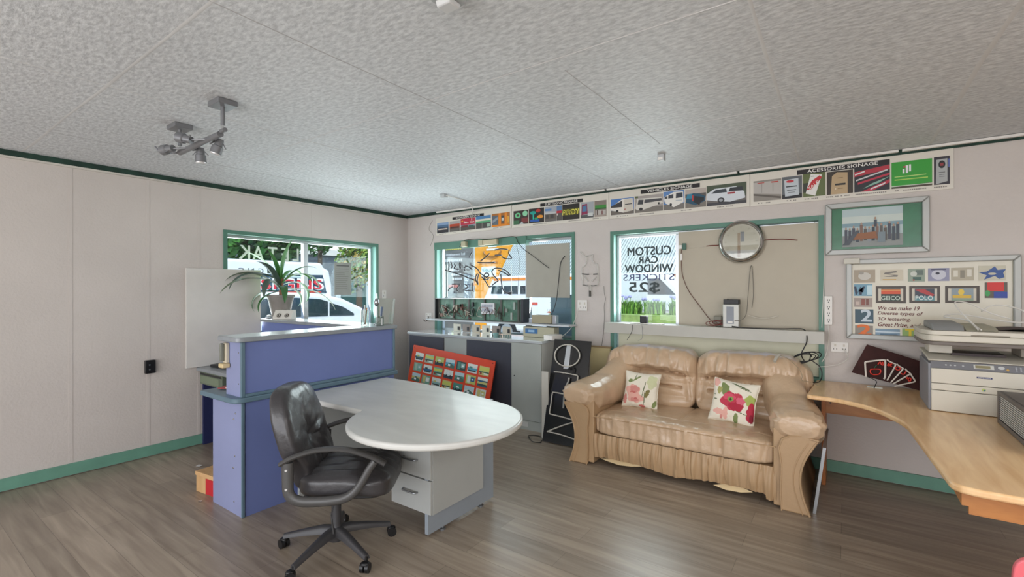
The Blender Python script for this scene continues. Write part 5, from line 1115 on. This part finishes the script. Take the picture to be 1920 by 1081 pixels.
# slatted heater box at the right edge
ht = thing('slatted_box', 'dark grey slatted metal box on the wooden desk at the right edge', 'heater', (5.9, -1.2, .729))
hx = lambda u, v, w: (5.70 + w + .0*u, -.90 - u, .7295+v)
b = MB(); b.box(5.715, 6.1, -1.60, -.90, .7295, .735, mat('#5b534f', .45)); b.box(5.715, 6.1, -1.60, -.90, .895, .902, mat('#5b534f', .45)); b.box(5.705, 5.72, -.93, -.90, .7295, .902, mat('#5b534f', .45)); b.box(5.705, 5.72, -1.60, -.93, .7295, .752, mat('#5f5a5a', .4)); b.box(5.705, 5.72, -1.60, -.93, .885, .902, mat('#5b534f', .45)); b.box(5.74, 6.1, -.915, -.90, .735, .895, mat('#5b534f', .45)); b.box(5.74, 6.1, -1.60, -1.585, .735, .895, mat('#5b534f', .45)); b.build('casing', ht, smooth=False, bevel=.001)
b = MB(); b.box(5.728, 5.732, -1.585, -.915, .745, .89, mat('#7a7876', .5)); b.build('inner_mesh', ht, smooth=False)
b = MB()
for i in range(12): b.box(5.709, 5.725, -1.598, -.932, .757+i*.0107, .7615+i*.0107, mat('#cfcdc8', .45))
b.build('slats', ht, smooth=False)
# pink stool / chair at lower right corner
pc = thing('pink_chair', 'pink-red plastic child chair at the bottom right corner of the room view', 'chair', (5.62, -2.45, 0))
PK = mat('#e8707a', .35, coat=.2); px_, py_ = 5.625, -2.335
b = MB()
for (r, z0, z1) in ((0, .0, .0),):
    pass
pts = rounded([(px_-.165, -.0), (px_+.165, 0), (px_+.15, .30), (px_-.15, .30)], .06, 6)
inner = rounded([(px_-.09, .09), (px_+.09, .09), (px_+.085, .235), (px_-.085, .235)], .03, 6)
b.prism(pts, 0, .018, PK, lambda u, v, w: (u, py_+w+.1*v, .285+v)) if False else None
ring = []
n_ = len(pts)
for k, (A, o_) in enumerate(((pts, 0), (inner, 0))):
    for w in (0, .022): ring += [(u, py_+w-.06*v, .295+v) for u, v in A]
P_, I_ = len(pts), len(inner)
fs = []
for i in range(P_):
    j = (i+1) % P_; fs += [(i, j, P_+j, P_+i)[::-1], (i, j, 2*P_+j, 2*P_+i), (P_+i, P_+j, 2*P_+I_+j, 2*P_+I_+i)[::-1], (2*P_+i, 2*P_+j, 2*P_+I_+j, 2*P_+I_+i)]
b.add(ring, fs, PK); b.build('backrest', pc, bevel=.004)
b = MB(); b.prism(rounded([(px_-.17, py_-.0), (px_+.17, py_-.0), (px_+.16, py_-.30), (px_-.16, py_-.30)], .05), .27, .295, PK); b.build('seat', pc, bevel=.008)
for sx in (-1, 1):
    for sy in (0, 1):
        b = MB(); b.cyl((px_+sx*.15, py_-.03-.23*sy, 0), (px_+sx*.13, py_-.04-.21*sy, .272), .02, .024, PK, 14); b.build('leg', pc)

# ------------------------------------------------------------------ things on the counters
random.seed(21)
pl = thing('potted_plant', 'potted plant with long arching strap leaves on the counter wing at the left window', 'plant', (.15, -1.905, 1.1635))
PX, PY, PZ = .15, -1.905, 1.1635
b = MB(); b.lathe([(.082, 0), (.086, .03), (.10, .09), (.118, .18), (.130, .225), (.138, .228), (.138, .25), (.122, .25), (.118, .21)], (PX, PY, PZ), mat('#8b8580', .5, var=.12, scale=10), 32); b.build('pot', pl)
b = MB(); b.lathe([(.117, .215), (.05, .225), (.01, .228)], (PX, PY, PZ), mat('#4a3a2e', .9, bump=.5), 20); b.build('soil', pl)
b = MB(); b.tube([(PX, PY, PZ+.2), (PX+.01, PY, PZ+.30), (PX+.005, PY+.01, PZ+.42)], [.02, .022, .018], mat('#9a6a52', .7), 10); b.build('stem', pl)
def leaf(ang, elev, L_, w, droop, c):
    L_ *= 1.16; w *= 1.55
    b = MB(); n = 16; P = []; p = Vector((PX+.008*cos(ang), PY+.008*sin(ang), PZ+.33+random.uniform(-.05, .08))); e = elev
    for i in range(n+1):
        t = i/n; p.x = max(p.x, .045); P.append((p.copy(), e)); p = p + Vector((cos(ang)*cos(e), sin(ang)*cos(e), sin(e)))*(L_/n); e -= droop/n*(.5+1.4*t)
    s_ = Vector((-sin(ang), cos(ang), 0)); vs_ = []
    for i, (q, e_) in enumerate(P):
        t = i/n; ww = w*(.35+1.1*sin(min(1, t*1.25+.08)*pi*.55))*(1-t**4); up = Vector((-cos(ang)*sin(e_), -sin(ang)*sin(e_), cos(e_)))
        for k in (-1, -.5, 0, .5, 1): vs_.append(q + s_*ww*k + up*(abs(k)*ww*.35))
    b.add(vs_, [(i*5+j, i*5+j+1, (i+1)*5+j+1, (i+1)*5+j) for i in range(n) for j in range(4)], c)
    return b.build('leaf', pl, angle=80)
LG = [mat('#4f8a3f', .45), mat('#3d6f3c', .45), mat('#5f9a4c', .4), mat('#6f7f66', .5), mat('#4d5f55', .5)]
Lf = [(210, 82, .40, .030, .35, 0), (40, 84, .42, .034, .3, 0), (235, 66, .42, .026, .9, 2), (60, 60, .38, .022, 1.3, 1), (250, 45, .50, .022, 1.5, 3), (70, 38, .45, .018, 2.2, 1), (262, 30, .52, .02, 1.7, 4), (275, 20, .62, .018, 1.1, 3), (85, 25, .42, .018, 2.6, 1), (55, 5, .55, .018, 1.2, 1), (240, 10, .35, .02, 2.2, 1), (300, 35, .42, .02, 2.2, 4), (20, 45, .36, .02, 1.8, 2), (330, 30, .38, .018, 2.2, 1), (100, 55, .32, .02, 1.8, 2), (285, 62, .40, .022, 1.0, 4), (75, 8, .30, .016, 2.4, 1), (255, -10, .3, .016, 1.6, 1)]
for a, e, L_, w, d, c in Lf: leaf(radians(a+8), radians(e), L_, w, d, LG[c])
cb = thing('card_stack', 'white printed card box with two round faces, below the potted plant', 'card box', (.33, -1.97, 1.1635))
T = lambda q: (.33+q[0]*cos(.5)-q[1]*sin(.5), -1.965+q[0]*sin(.5)+q[1]*cos(.5), 1.164+q[2])
b = MB(); b.prism([(-.06, 0), (.045, 0), (.05, .02), (0.0, .095), (-.05, .095)], -.10, .10, mat('#dcd8d0', .55), lambda u, v, w: T((w, -u*.9, v))); b.build('box', cb, bevel=.003)
b = MB()
for w in (-.035, .05):
    for r, k, c in ((.022, .0015, '#5d5650'), (.014, .003, '#cfcac2'), (.008, .0045, '#3a3633')):
        b.add([T((w+r*cos(2*pi*i/16), -(.036 - .0*0) - .006-k*1.2 - (.0) + r*sin(2*pi*i/16)*.50*1.0, .042+r*sin(2*pi*i/16)*.86+k*.7)) for i in range(16)], [tuple(range(16))], mat(c, .5))
b.build('printed_face', cb, smooth=False)
b = MB(); b.soft((.13, -2.02, 1.1755), (.055, .022, .011), mat('#2c3038', .4), .4, 8); b.soft((.10, -2.0, 1.196), (.03, .02, .009), mat('#c6c3be', .4), .4, 8); tag(b.build('stapler'), 'small dark stapler beside the plant pot on the counter wing', 'stapler')
# glass jars with pens, trophy and acrylic holder on the main counter
GLT = glass('#eef5f2', .5)
pj = thing('pen_jar', 'clear glass pen jar on the reception counter', 'jar', (1.70, -2.02, 1.1635))
b = MB(); b.lathe([(.03, 0), (.032, .002), (.034, .13), (.031, .13), (.029, .006), (.0, .006)], (1.70, -2.02, 1.1637), GLT, 28); b.build('glass_body', pj)
for i, (dx, dy, c, tp) in enumerate(((.012, .0, '#b5724a', .15), (-.012, .008, '#e7e5e0', .17), (.0, -.012, '#44506a', .16))):
    b = MB(); b.tube([(1.70+dx*.5, -2.02+dy*.5, 1.172), (1.70+dx*2, -2.02+dy*2, 1.1637+tp)], .005, mat(c, .4), 8); b.build('pen', pj)
tr = thing('trophy', 'small silver trophy with a round knob behind the pen jar', 'trophy', (1.76, -1.97, 1.1635))
b = MB(); b.lathe([(.024, 0), (.024, .012), (.009, .02), (.007, .16), (.012, .165), (.02, .18), (.022, .20), (.016, .22), (.007, .228), (.005, .27), (.001, .272)], (1.765, -1.95, 1.1636), mat('#b5b8bc', .2, .9), 20); b.build('cup', tr)
b = MB(); b.tube([(1.80, -1.94, 1.166), (1.815, -1.935, 1.32)], [.006, .011], mat('#5b6d88', .4), 8); b.build('ribbon', tr)
ph = thing('card_holder', 'clear acrylic card holder on the counter right of the pen jar', 'holder', (1.81, -1.93, 1.1635))
b = MB(); b.box(1.79, 1.86, -1.985, -1.982, 1.164, 1.235, GLT); b.box(1.79, 1.86, -1.955, -1.952, 1.164, 1.245, GLT); b.box(1.79, 1.86, -1.981, -1.956, 1.164, 1.167, GLT); b.build('tray', ph, smooth=False)
b = MB(); b.box(1.797, 1.853, -1.975, -1.96, 1.1675, 1.225, mat('#d9dadb', .5)); b.tube([(1.80, -1.9765, 1.18), (1.85, -1.9765, 1.21)], .002, DARK, 6); b.build('cards', ph, smooth=False)
bh = thing('brochure_stand', 'tall empty clear acrylic brochure stand at the right end of the counter', 'stand', (1.72, -1.84, 1.1635))
FT = frame((1.60, -1.84, 1.1642), (.96, .28, 0), (0, .12, 1))
b = MB(); b.prism([(.0, 0), (.19, 0), (.19, .225), (0, .225)], 0, .003, GLT, lambda u, v, w: FT(u, v, w)); b.prism([(.0, 0), (.19, 0), (.19, .004), (0, .004)], .003, .06, GLT, lambda u, v, w: FT(u, v, w)); b.build('back_sheet', bh, smooth=False)
b = MB(); b.prism([(.187, 0), (.19, 0), (.19, .22), (.187, .22)], .003, .03, mat('#e6eeec', .1, alpha=.4), lambda u, v, w: FT(u, v, w)); b.build('side_edge', bh, smooth=False)

# wooden box and scraps on the floor
wb = thing('wooden_box', 'small pine box with a red end on the floor left of the blue counter', 'box', (1.29, -2.98, 0))
PINE = wood('m_pine', '#dcb484', '#c49a68', .6, 5, (1, 5, 1), .08)
T = lambda q: (1.265+q[0]*cos(.12)-q[1]*sin(.12), -2.97+q[0]*sin(.12)+q[1]*cos(.12), q[2])
b = MB(); b.box(-.125, .125, -.1, .1, 0.001, .12, PINE, T=T); b.build('body', wb, bevel=.002, smooth=False)
b = MB(); b.box(-.13, .13, -.105, .105, .1205, .148, PINE, T=T); b.build('lid', wb, bevel=.002, smooth=False)
b = MB(); b.box(.0, .122, -.1035, -.1, .005, .115, mat('#c22a34', .4), T=T); b.build('red_panel', wb, smooth=False)
for lab, x, y, s, c in (('white paper scrap on the floor near the left baseboard', .62, -2.86, .04, '#dcdad6'), ('tiny white scrap on the floor at the wooden box', 1.36, -3.14, .022, '#dcdad6'), ('small white scrap on the floor at the far left', 1.90, -4.40, .012, '#d8d8d4'), ('small red scrap on the floor at the bottom left', 2.18, -4.42, .012, '#b8452e')):
    b = MB(); a = x*7; b.add([(x+s*cos(a+k), y+s*.6*sin(a+k), .0015+.003*(k % 2)) for k in (0, 1.4, 3, 4.6)], [(0, 1, 2, 3)], mat(c, .6)); tag(b.build('paper_scrap', smooth=False), lab, 'scrap')

# ------------------------------------------------------------------ ceiling fittings
SPM = mat('#7c7d80', .4, .35)
sp = thing('ceiling_spotlight', 'silver four-lamp spotlight bar hanging from the ceiling at left', 'spotlight', (2.0, -3.35, H))
def S2(x, y, z):     # point of the fitting at height z under a pixel of the 1225x1081 detail of (290..460,170..320)
    px = 290 + x/7.206; py = 170 + y/7.206
    c = Vector((5.0256, -4.5606, 1.4683)); yaw = .61592; Fw = Vector((-sin(yaw), cos(yaw), 0)); R = Vector((cos(yaw), sin(yaw), 0))
    d = Fw + R*((px-960)/883.84) + Vector((0, 0, 1))*(-(py-540.5)/883.84); t = (z-c.z)/d.z
    return c + d*t
zc = 2.49
A = S2(925, 190, 2.475); B_ = S2(345, 500, 2.475)
for p, nm in ((A, 'canopy'), (B_, 'canopy')):
    b = MB(); b.box(p.x-.065, p.x+.065, p.y-.05, p.y+.05, 2.470, 2.4985, SPM); b.build(nm, sp, bevel=.003, smooth=False)
zs = 2.34
A2 = Vector((A.x, A.y, zs)); B2 = Vector((B_.x, B_.y, zs))
for p, q in ((A, A2), (B_, B2)):
    b = MB(); b.tube([(p.x, p.y, 2.47), (q.x, q.y, zs+.03)], .011, SPM, 12); b.tube([(q.x, q.y, zs+.03), (q.x, q.y, zs)], .006, CHROME, 10); b.build('stem', sp)
dv = (B2-A2).normalized(); pv = Vector((-dv.y, dv.x, 0))
b = MB(); b.tube([A2 - dv*.0 + pv*.0, A2], .01, SPM) if False else None
C1 = A2 + dv*.03 - Vector((0, 0, .012)); C2 = B2 - dv*.0 - Vector((0, 0, .012))
b.tube([C1, C2], .017, SPM, 14); b.tube([A2 + dv*.02, A2 - dv*.03], .012, SPM, 10); b.build('bar', sp)
def lampd(base, out, aim, L1, lit=False):
    """arm from the bar, then a gu10 style head"""
    b = MB(); e = base + out*L1; b.tube([base, e], .006, SPM, 8); arm_ = b.build('lamp_arm', sp)
    a = aim.normalized(); h = MB()
    h.tube([e - a*.01, e + a*.03, e + a*.035, e + a*.075], [.02, .023, .029, .031], SPM, 18); h.tube([e + a*.076, e + a*.082], [.027, .025], mat('#e3e4e6', .15, .3), 18)
    s_ = a.orthogonal().normalized()
    for k in (-1, 1): h.tube([e + s_*.012*k, e + s_*.045*k + a*.035], .003, SPM, 6)
    h.build('lamp_head', sp)
m1 = C1.lerp(C2, .12); m2 = C1.lerp(C2, .62)
pv2 = Vector((.80, .45, 0)).normalized(); back = Vector((-.75, -.35, .0)).normalized()
lampd(C1.lerp(C2, .25), -pv2, Vector((-.9, -.5, .25)), .12)
lampd(C1.lerp(C2, .72), -pv2, Vector((-.95, -.3, -.05)), .12)
lampd(C1.lerp(C2, .38), pv2, Vector((-.2, -.25, -1)), .10)
lampd(C1.lerp(C2, .85), pv2, Vector((-.05, .05, -1)), .10)
b = MB(); b.tube(catmull([C2, C2+Vector((-.05, -.03, .0)), C2+Vector((-.11, -.07, .01)), C2+Vector((-.13, -.09, .04))], 5), .006, SPM, 8); b.build('curved_arm', sp)
s1 = thing('ceiling_sensor', 'small white box sensor on the ceiling above the vehicle photos', 'sensor', (3.87, -.93, 2.45))
b = MB(); b.box(3.845, 3.895, -.955, -.905, 2.45, 2.4985, mat('#b9bbbc', .5)); b.build('housing', s1, bevel=.003); b = MB(); b.box(3.853, 3.887, -.957, -.9555, 2.455, 2.475, WHITE); b.build('lens', s1, smooth=False)
s2 = thing('ceiling_junction_box', 'small ceiling box with a white lead running to the first banner', 'junction box', (1.46, -.8, 2.46))
b = MB(); b.box(1.43, 1.49, -.83, -.77, 2.465, 2.4985, mat('#b9bbbc', .5)); b.build('housing', s2, bevel=.003)
b = MB(); b.tube(catmull([(1.49, -.80, 2.485), (1.45, -.55, 2.492), (1.40, -.32, 2.493), (1.30, -.13, 2.47), (1.21, -.03, 2.40), (1.19, -.014, 2.33)], 6), .006, WHITE, 8); b.build('lead', s2)
b = MB(); b.box(3.86, 3.95, -3.40, -3.31, 2.46, 2.4985, mat('#a7a9aa', .5)); b.prism([(-3.39, 2.46), (-3.32, 2.46), (-3.33, 2.44), (-3.38, 2.44)], 3.875, 3.935, mat('#cfd0d0', .5), lambda u, v, w: (w, u, v)); tag(b.build('smoke_alarm', bevel=.004), 'square white alarm box on the ceiling at the top edge of the view', 'alarm')

# ------------------------------------------------------------------ outdoors
b = MB(); b.box(-40, 40, -30, 60, -.35, -.16, mat('#8f8e8b', .9, var=.08, scale=1)); struct(b.build('ground', smooth=False))
b = MB(); b.box(-12, 14, .2, 17.2, -.155, -.13, mat('#c3bdb6', .85, var=.05, scale=2)); struct(b.build('forecourt', smooth=False))
b = MB(); b.box(-14, 14, 17.2, 20.0, -.155, .2, mat('#8fa35a', .95, var=.3, scale=4)); tag(b.build('grass_verge', smooth=False), 'strip of short grass between forecourt and road beyond the back windows', 'grass', kind='stuff')
def foliage(name, label, c, r, n, cols, leaf_=.12, seed=1, cat='tree', trunk=None, kind=None, group=None):
    random.seed(seed); root = thing(name, label, cat, (c[0], c[1], (trunk[0] if trunk else c[2]-r[2])), 0, group)
    b = MB(); ms = [mat(q, .7) for q in cols]
    for i in range(n):
        while True:
            p = Vector((random.uniform(-1, 1), random.uniform(-1, 1), random.uniform(-1, 1)))
            if .25 < p.length < 1: break
        p = p*(.75+.35*nn(p.x*3, p.y*3, p.z*3+seed)); q = Vector((c[0]+p.x*r[0], c[1]+p.y*r[1], c[2]+p.z*r[2]))
        a = Vector((random.gauss(0, 1), random.gauss(0, 1), random.gauss(0, 1))).normalized(); t = a.orthogonal().normalized()*leaf_*random.uniform(.6, 1.2); s_ = a.cross(t)*.5
        b.add([q-t, q+s_, q+t, q-s_], [(0, 1, 2, 3)], random.choice(ms))
    b.build('foliage', root, smooth=False)
    if trunk:
        b = MB(); b.tube([(c[0], c[1], trunk[0]), (c[0]+.1, c[1], c[2]-r[2]*.2), (c[0], c[1]+.1, c[2]+r[2]*.4)], [trunk[1], trunk[1]*.7, trunk[1]*.3], mat('#5d5044', .9), 10); b.build('trunk', root)
    return root
def clump(label, cx, cy, z0, L_, n, seed, hgt=.8):
    random.seed(seed); root = thing('flowering_clump', label, 'plant', (cx, cy, z0), 0, 'strap-leaved clumps along the verge'); b = MB(); ms = [mat(q, .7) for q in ('#5f8f2f', '#78a83e', '#4b7a2a', '#8db84e')]
    for i in range(n):
        x = cx+random.uniform(-L_, L_); y = cy+random.uniform(-.35, .35); a = random.uniform(0, 6.28); h = hgt*random.uniform(.6, 1.05); l = random.uniform(.1, .3)
        d = Vector((cos(a), sin(a), 0)); s_ = Vector((-sin(a), cos(a), 0))*.025; p0 = Vector((x, y, z0)); p1 = p0+d*l*.4+Vector((0, 0, h*.8)); p2 = p0+d*l+Vector((0, 0, h))
        b.add([p0-s_, p0+s_, p1+s_, p1-s_], [(0, 1, 2, 3)], random.choice(ms)); b.add([p1-s_, p1+s_, p2], [(0, 1, 2)], random.choice(ms))
    b.build('leaves', root, smooth=False)
    f = MB()
    for i in range(5):
        x = cx+random.uniform(-L_, L_); y = cy-.4; z = z0+hgt*random.uniform(1.05, 1.35); f.tube([(x, y+.3, z0+.2), (x, y, z)], .012, ms[1], 5); f.soft((x, y, z), (.09, .09, .08), mat('#a9a6d8', .7), .5, 4)
    f.build('flower_heads', root)
for i, x in enumerate((-5.2, -3.95, -2.7, -1.45, -.2)): clump('clump of strap-leaved flowering plants on the verge seen through the right window', x, 18.6, .2, .45, 300, 40+i, .68)
# vehicles
def vehicle(name, label, prof, wid, F, wheels, windows, body='#e9ebee', cat='car', text=None, stripes=()):
    """prof: side outline (s,z); F(s,t,z) world, t across the car"""
    root = thing(name, label, cat, F(0, wid/2, -.16)); bm_ = mat(body, .25, coat=.6)
    b = MB(); b.prism(prof, 0.0, wid, bm_, lambda u, v, w: F(u, w, v)); b.build('body', root, bevel=.07, seg=3, angle=50)
    for poly in windows:
        b = MB(); b.prism(poly, -.012, .004, mat('#27383d', .08, coat=1), lambda u, v, w: F(u, w, v)); b.build('side_window', root, smooth=False)
    for (s, r) in wheels:
        b = MB(); b.prism(circle_pts(s, -.16+r, r, n=24)[:-1], -.01, .2, mat('#1d1d1f', .7), lambda u, v, w: F(u, w, v)); wo_ = b.build('wheel', root, smooth=True)
        b = MB(); b.prism(circle_pts(s, -.16+r, r*.6, n=16)[:-1], -.02, -.0105, mat('#b9bcc0', .3, .7), lambda u, v, w: F(u, w, v)); b.build('hub_cap', wo_)
    for (c, poly) in stripes:
        b = MB(); b.prism(poly, -.008, .002, mat(c, .4), lambda u, v, w: F(u, w, v)); b.build('stripe', root, smooth=False)
    return root
# white sedan close to the left window
FS = lambda s, t, z: (-3.0-t, s, z)
vehicle('sedan', 'white sedan parked outside the left window', [(-2.4, .1), (-2.45, .75), (-1.9, .95), (-1.3, 1.36), (-.3, 1.43), (.5, 1.40), (1.05, 1.30), (1.75, 1.0), (2.5, .85), (2.7, .6), (2.7, .1)], 1.7, FS, [(-1.5, .31), (1.9, .31)],
        [[(-1.15, 1.0), (-.95, 1.27), (-.3, 1.33), (-.1, 1.33), (-.1, .98)], [(-.04, .98), (-.04, 1.33), (.55, 1.29), (.72, 1.24), (.72, .97)], [(.76, .97), (.76, 1.22), (1.05, 1.13), (1.3, .99), (1.3, .95)]])
FV = lambda s, t, z: (-6.0-t, s, z)
vn = vehicle('sign_van', 'white signwritten van parked behind the sedan', [(-2.4, .15), (-2.45, 1.95), (-2.2, 2.17), (2.55, 2.15), (2.6, 2.02), (2.75, 1.98), (2.83, 1.6), (2.85, .15)], 2.0, FV, [(-1.6, .34), (1.8, .34)],
             [[(.1, 1.38), (.1, 1.82), (2.55, 1.84), (2.66, 1.38)]], cat='van')
b = MB(); f = lambda u, v, d: (-5.984+d*0, .95+u, 1.47+v)
b.text('SIGNS', mat('#f4f4f4', .5), lambda u, v, d: (-5.985, .93+u, 1.455+v), 1.62, .27, 0, .09); b.text('SIGNS', mat('#d92c38', .5), lambda u, v, d: (-5.980, .97+u, 1.475+v), 1.54, .23, 0, .035); b.build('sign_lettering', vn, smooth=False)
b = MB(); b.box(-5.984, -5.982, .2, .75, 1.46, 1.62, mat('#3aa8cf', .4)); b.box(-5.984, -5.982, 1.1, 2.5, 1.39, 1.42, mat('#d2482f', .4)); b.box(-5.984, -5.982, 1.3, 2.2, 1.76, 1.80, mat('#c9d8d4', .4)); b.build('decal', vn, smooth=False)
foliage('tree', 'leafy green tree behind the van outside the left window', (-10.4, 3.0, 3.45), (1.2, 2.3, 1.35), 5200, ['#2f5f2a', '#477f38', '#5c9445', '#223f20'], .2, 3, trunk=(-.16, .18))
foliage('tree', 'small dark green tree just right of the mullion behind the van roof', (-13, 6.9, 3.7), (.9, .9, .9), 1100, ['#2c5527', '#3f7a33', '#5a9a48'], .11, 5, trunk=(-.16, .12))
foliage('tree', 'yellow-green tree at the right edge of the left window view', (-10.5, 7.0, 2.7), (1.0, 1.0, 1.6), 1500, ['#6f8f3a', '#93a848', '#4c6f2d', '#b59a4a'], .12, 9, trunk=(-.16, .14))
bd = thing('warehouse', 'low grey building with a pale roof edge outside the left window', 'building', (-19, 11, -.16))
b = MB(); b.box(-22, -18, 6, 20, -.16, 3.3, mat('#7f8486', .7)); b.build('wall', bd, smooth=False); b = MB(); b.box(-22.2, -17.7, 5.7, 20.2, 3.3, 3.6, mat('#dcd8d0', .5)); b.build('roof', bd, smooth=False)
fn_ = thing('sign_fence', 'dark green fence panel with white lettering beyond the sedan', 'fence', (-13.5, 10.5, -.16))
b = MB(); b.box(-13.6, -13.5, 8.2, 12.6, -.16, 2.1, mat('#2f4f4a', .6)); b.build('panel', fn_, smooth=False)
for y in (8.2, 9.7, 11.2): 
    b = MB(); b.box(-13.65, -13.45, y-.05, y+.05, -.16, 2.2, mat('#c8cccd', .5)); b.build('post', fn_, smooth=False)
b = MB(); b.text('m', mat('#e6e8e8', .5), lambda u, v, d: (-13.49, 9.95+u, 1.05+v), .5, .5, 0, .03); b.tube([(-13.49, 10.2+.45*cos(a*.3), 1.3+.45*sin(a*.3)) for a in range(21)], .03, mat('#e6e8e8', .5), 6, closed=True); b.build('emblem', fn_, smooth=False)
# A4 notice on the left window glass
an = thing('notice_sheet', 'sheet of paper taped to the right pane of the left window', 'notice', (-.09, -.98, 1.5))
b = MB(); b.box(-.0915, -.0905, -1.10, -.86, 1.40, 1.80, mat('#a3a39c', .8)); b.build('sheet', an, smooth=False)
b = MB()
random.seed(2)
for i in range(11):
    w = random.uniform(.12, .19); z = 1.72-.024*i; b.box(-.0902, -.0899, -1.08, -1.08+w, z, z+.006, mat('#8a8a84', .8))
b.box(-.0902, -.0899, -1.07, -.89, 1.755, 1.77, mat('#6b6b68', .8)); b.build('print', an, smooth=False)

# street side, beyond the back windows
bw = thing('shop_building', 'long shop across the road with ribbed metal roof and orange fascia', 'building', (-2, 24, -.16))
b = MB(); b.box(-24, 14, 24, 30, -.16, 1.9, mat('#d7d9d8', .7)); b.build('wall', bw, smooth=False)
b = MB(); b.box(-24, 14, 23.8, 24, 1.75, 2.35, mat('#f08a1c', .5)); b.box(-24, 14, 23.78, 23.8, 2.1, 2.2, mat('#f6c21e', .5)); b.build('fascia', bw, smooth=False)
b = MB(); b.add([(-24, 23.6, 2.35), (14, 23.6, 2.35), (14, 30, 7.2), (-24, 30, 7.2)], [(0, 1, 2, 3)], mat('#cfd3cf', .5)); rf = b.build('roof', bw, smooth=False)
b = MB()
for i in range(200):
    x = -24+i*.19; b.add([(x, 23.52, 2.42), (x+.05, 23.52, 2.42), (x+.05, 29.92, 7.27), (x, 29.92, 7.27)], [(0, 1, 2, 3)], mat('#7d8280', .6))
b.build('roof_ribs', rf, smooth=False)
FU = lambda s, t, z: (-3.2+s, 20.6+t, z)
vehicle('ute', 'white utility van parked across the road, seen through the right window', [(-3.2, .3), (-3.2, 2.3), (-.2, 2.34), (.15, 2.34), (1.3, 1.25), (2.3, 1.1), (2.5, .7), (2.5, .25)], 1.9, FU, [(-2.0, .4), (1.9, .4)],
        [[(-.55, 1.15), (-.55, 2.02), (.1, 2.02), (.95, 1.15)]], body='#f0f0f2', cat='van')
FD = lambda s, t, z: (-3.85+s, 7.0+t, z)
vehicle('delivery_van', 'white van with an orange stripe seen through the middle window', [(-.3, .2), (-.45, 1.1), (-.1, 1.72), (.0, 1.85), (2.8, 1.9), (2.8, .2)], 1.9, FD, [(.5, .36), (2.2, .36)],
        [[(-.1, 1.32), (-.05, 1.56), (.32, 1.56), (.32, 1.32)], [(.4, 1.32), (.4, 1.56), (.9, 1.56), (.9, 1.32)], [(1.0, 1.32), (1.0, 1.56), (1.6, 1.56), (1.6, 1.32)]], body='#f0f0f2', cat='van', stripes=[('#f08a2a', [(0.0, 1.72), (2.75, 1.72), (2.75, 1.80), (0.0, 1.80)]), ('#d8574a', [(.9, 1.0), (1.6, 1.0), (1.6, 1.08), (.9, 1.08)])])
ob = thing('orange_banner', 'tall orange advertising board outside the middle window', 'advertising board', (-6.5, 10, -.16))
b = MB(); b.prism([(-7.1, -.16), (-6.0, -.16), (-6.0, 1.9), (-5.2, 3.25), (-7.1, 3.25)], 10.0, 10.06, mat('#f6a21c', .5), lambda u, v, w: (u, w, v)); b.build('panel', ob, smooth=False)
b = MB(); b.tube([(-6.2+.42*cos(a), 9.97, 2.95+.22*sin(a)) for a in [pi+pi*i/12 for i in range(13)]], .04, mat('#a8702c', .5), 6); b.box(-6.5, -5.9, 9.985, 9.995, 2.98, 3.05, mat('#f4f0e6', .5)); b.box(-6.4, -6.0, 9.985, 9.995, 3.10, 3.18, mat('#f4f0e6', .5)); b.box(-6.85, -5.95, 9.985, 9.995, 2.46, 2.53, mat('#c77b22', .5)); b.build('artwork', ob, smooth=False)
b = MB(); b.prism(rounded([(-6.75, 1.95), (-6.02, 1.95), (-6.02, 2.35), (-6.75, 2.35)], .08), 9.97, 9.985, mat('#e8f0ef', .5), lambda u, v, w: (u, w, v)); b.text('Equik', mat('#4aa9b8', .5), lambda u, v, d: (-6.68+u, 9.965, 2.12+v), .6, .15, 0, .02); b.build('logo_patch', ob, smooth=False)
db = thing('dark_sign', 'dark grey sign board with white lettering just outside the middle window', 'sign', (-.88, 2, -.16))
b = MB(); b.box(-1.50, -.50, 2.0, 2.04, -.16, 2.4, mat('#77736e', .5)); b.build('panel', db, smooth=False)
b = MB(); b.text('Development Ltd', mat('#eeeeee', .5), lambda u, v, d: (-1.17+u, 1.995, 2.08+v), .50, .06, 0, .02)
for (x, z, w, h, c) in ((-1.2, 2.2, .45, .05, '#d9c34a'), (-1.17, 1.98, .45, .05, '#d0d0cf'), (-1.05, 1.80, .3, .04, '#dcdcdc'), (-1.0, 1.72, .3, .04, '#f0f0f0'), (-.98, 1.64, .26, .04, '#dcdcdc'), (-1.08, 1.50, .26, .05, '#d06a60'), (-1.1, 1.34, .3, .08, '#4a4a52'), (-1.0, 1.22, .16, .07, '#c6d84a')):
    k = int(w/.05)
    for i in range(k): b.box(x+i*.05, x+i*.05+.036, 1.992, 1.999, z, z+h, mat(c, .5))
b.build('lettering', db, smooth=False)
b = MB(); b.box(-.69, -.53, 1.985, 1.999, 1.15, 1.75, mat('#5b6470', .5)); b.text('CAFE', mat('#cfdce6', .5), lambda u, v, d: (-.57-v, 1.98, 1.2+u), .5, .09, 0, .03); b.build('side_strip', db, smooth=False)
# back of a sandwich board and shrub behind the grey panel
b = MB(); b.box(2.15, 2.53, .30, .33, -.16, 1.40, mat('#6d7c8a', .6)) ; tag(b.build('sandwich_board', smooth=False), 'blue-grey board standing outside under the grey panel of the middle window', 'board')
foliage('shrub', 'bright green shrub outside seen between the circuit module and metal box', (.9, 3.0, .95), (.45, .35, .55), 900, ['#6f9f3a', '#9cc24f', '#d9dfa8', '#a8604a'], .05, 13, cat='shrub', trunk=(-.16, .03))
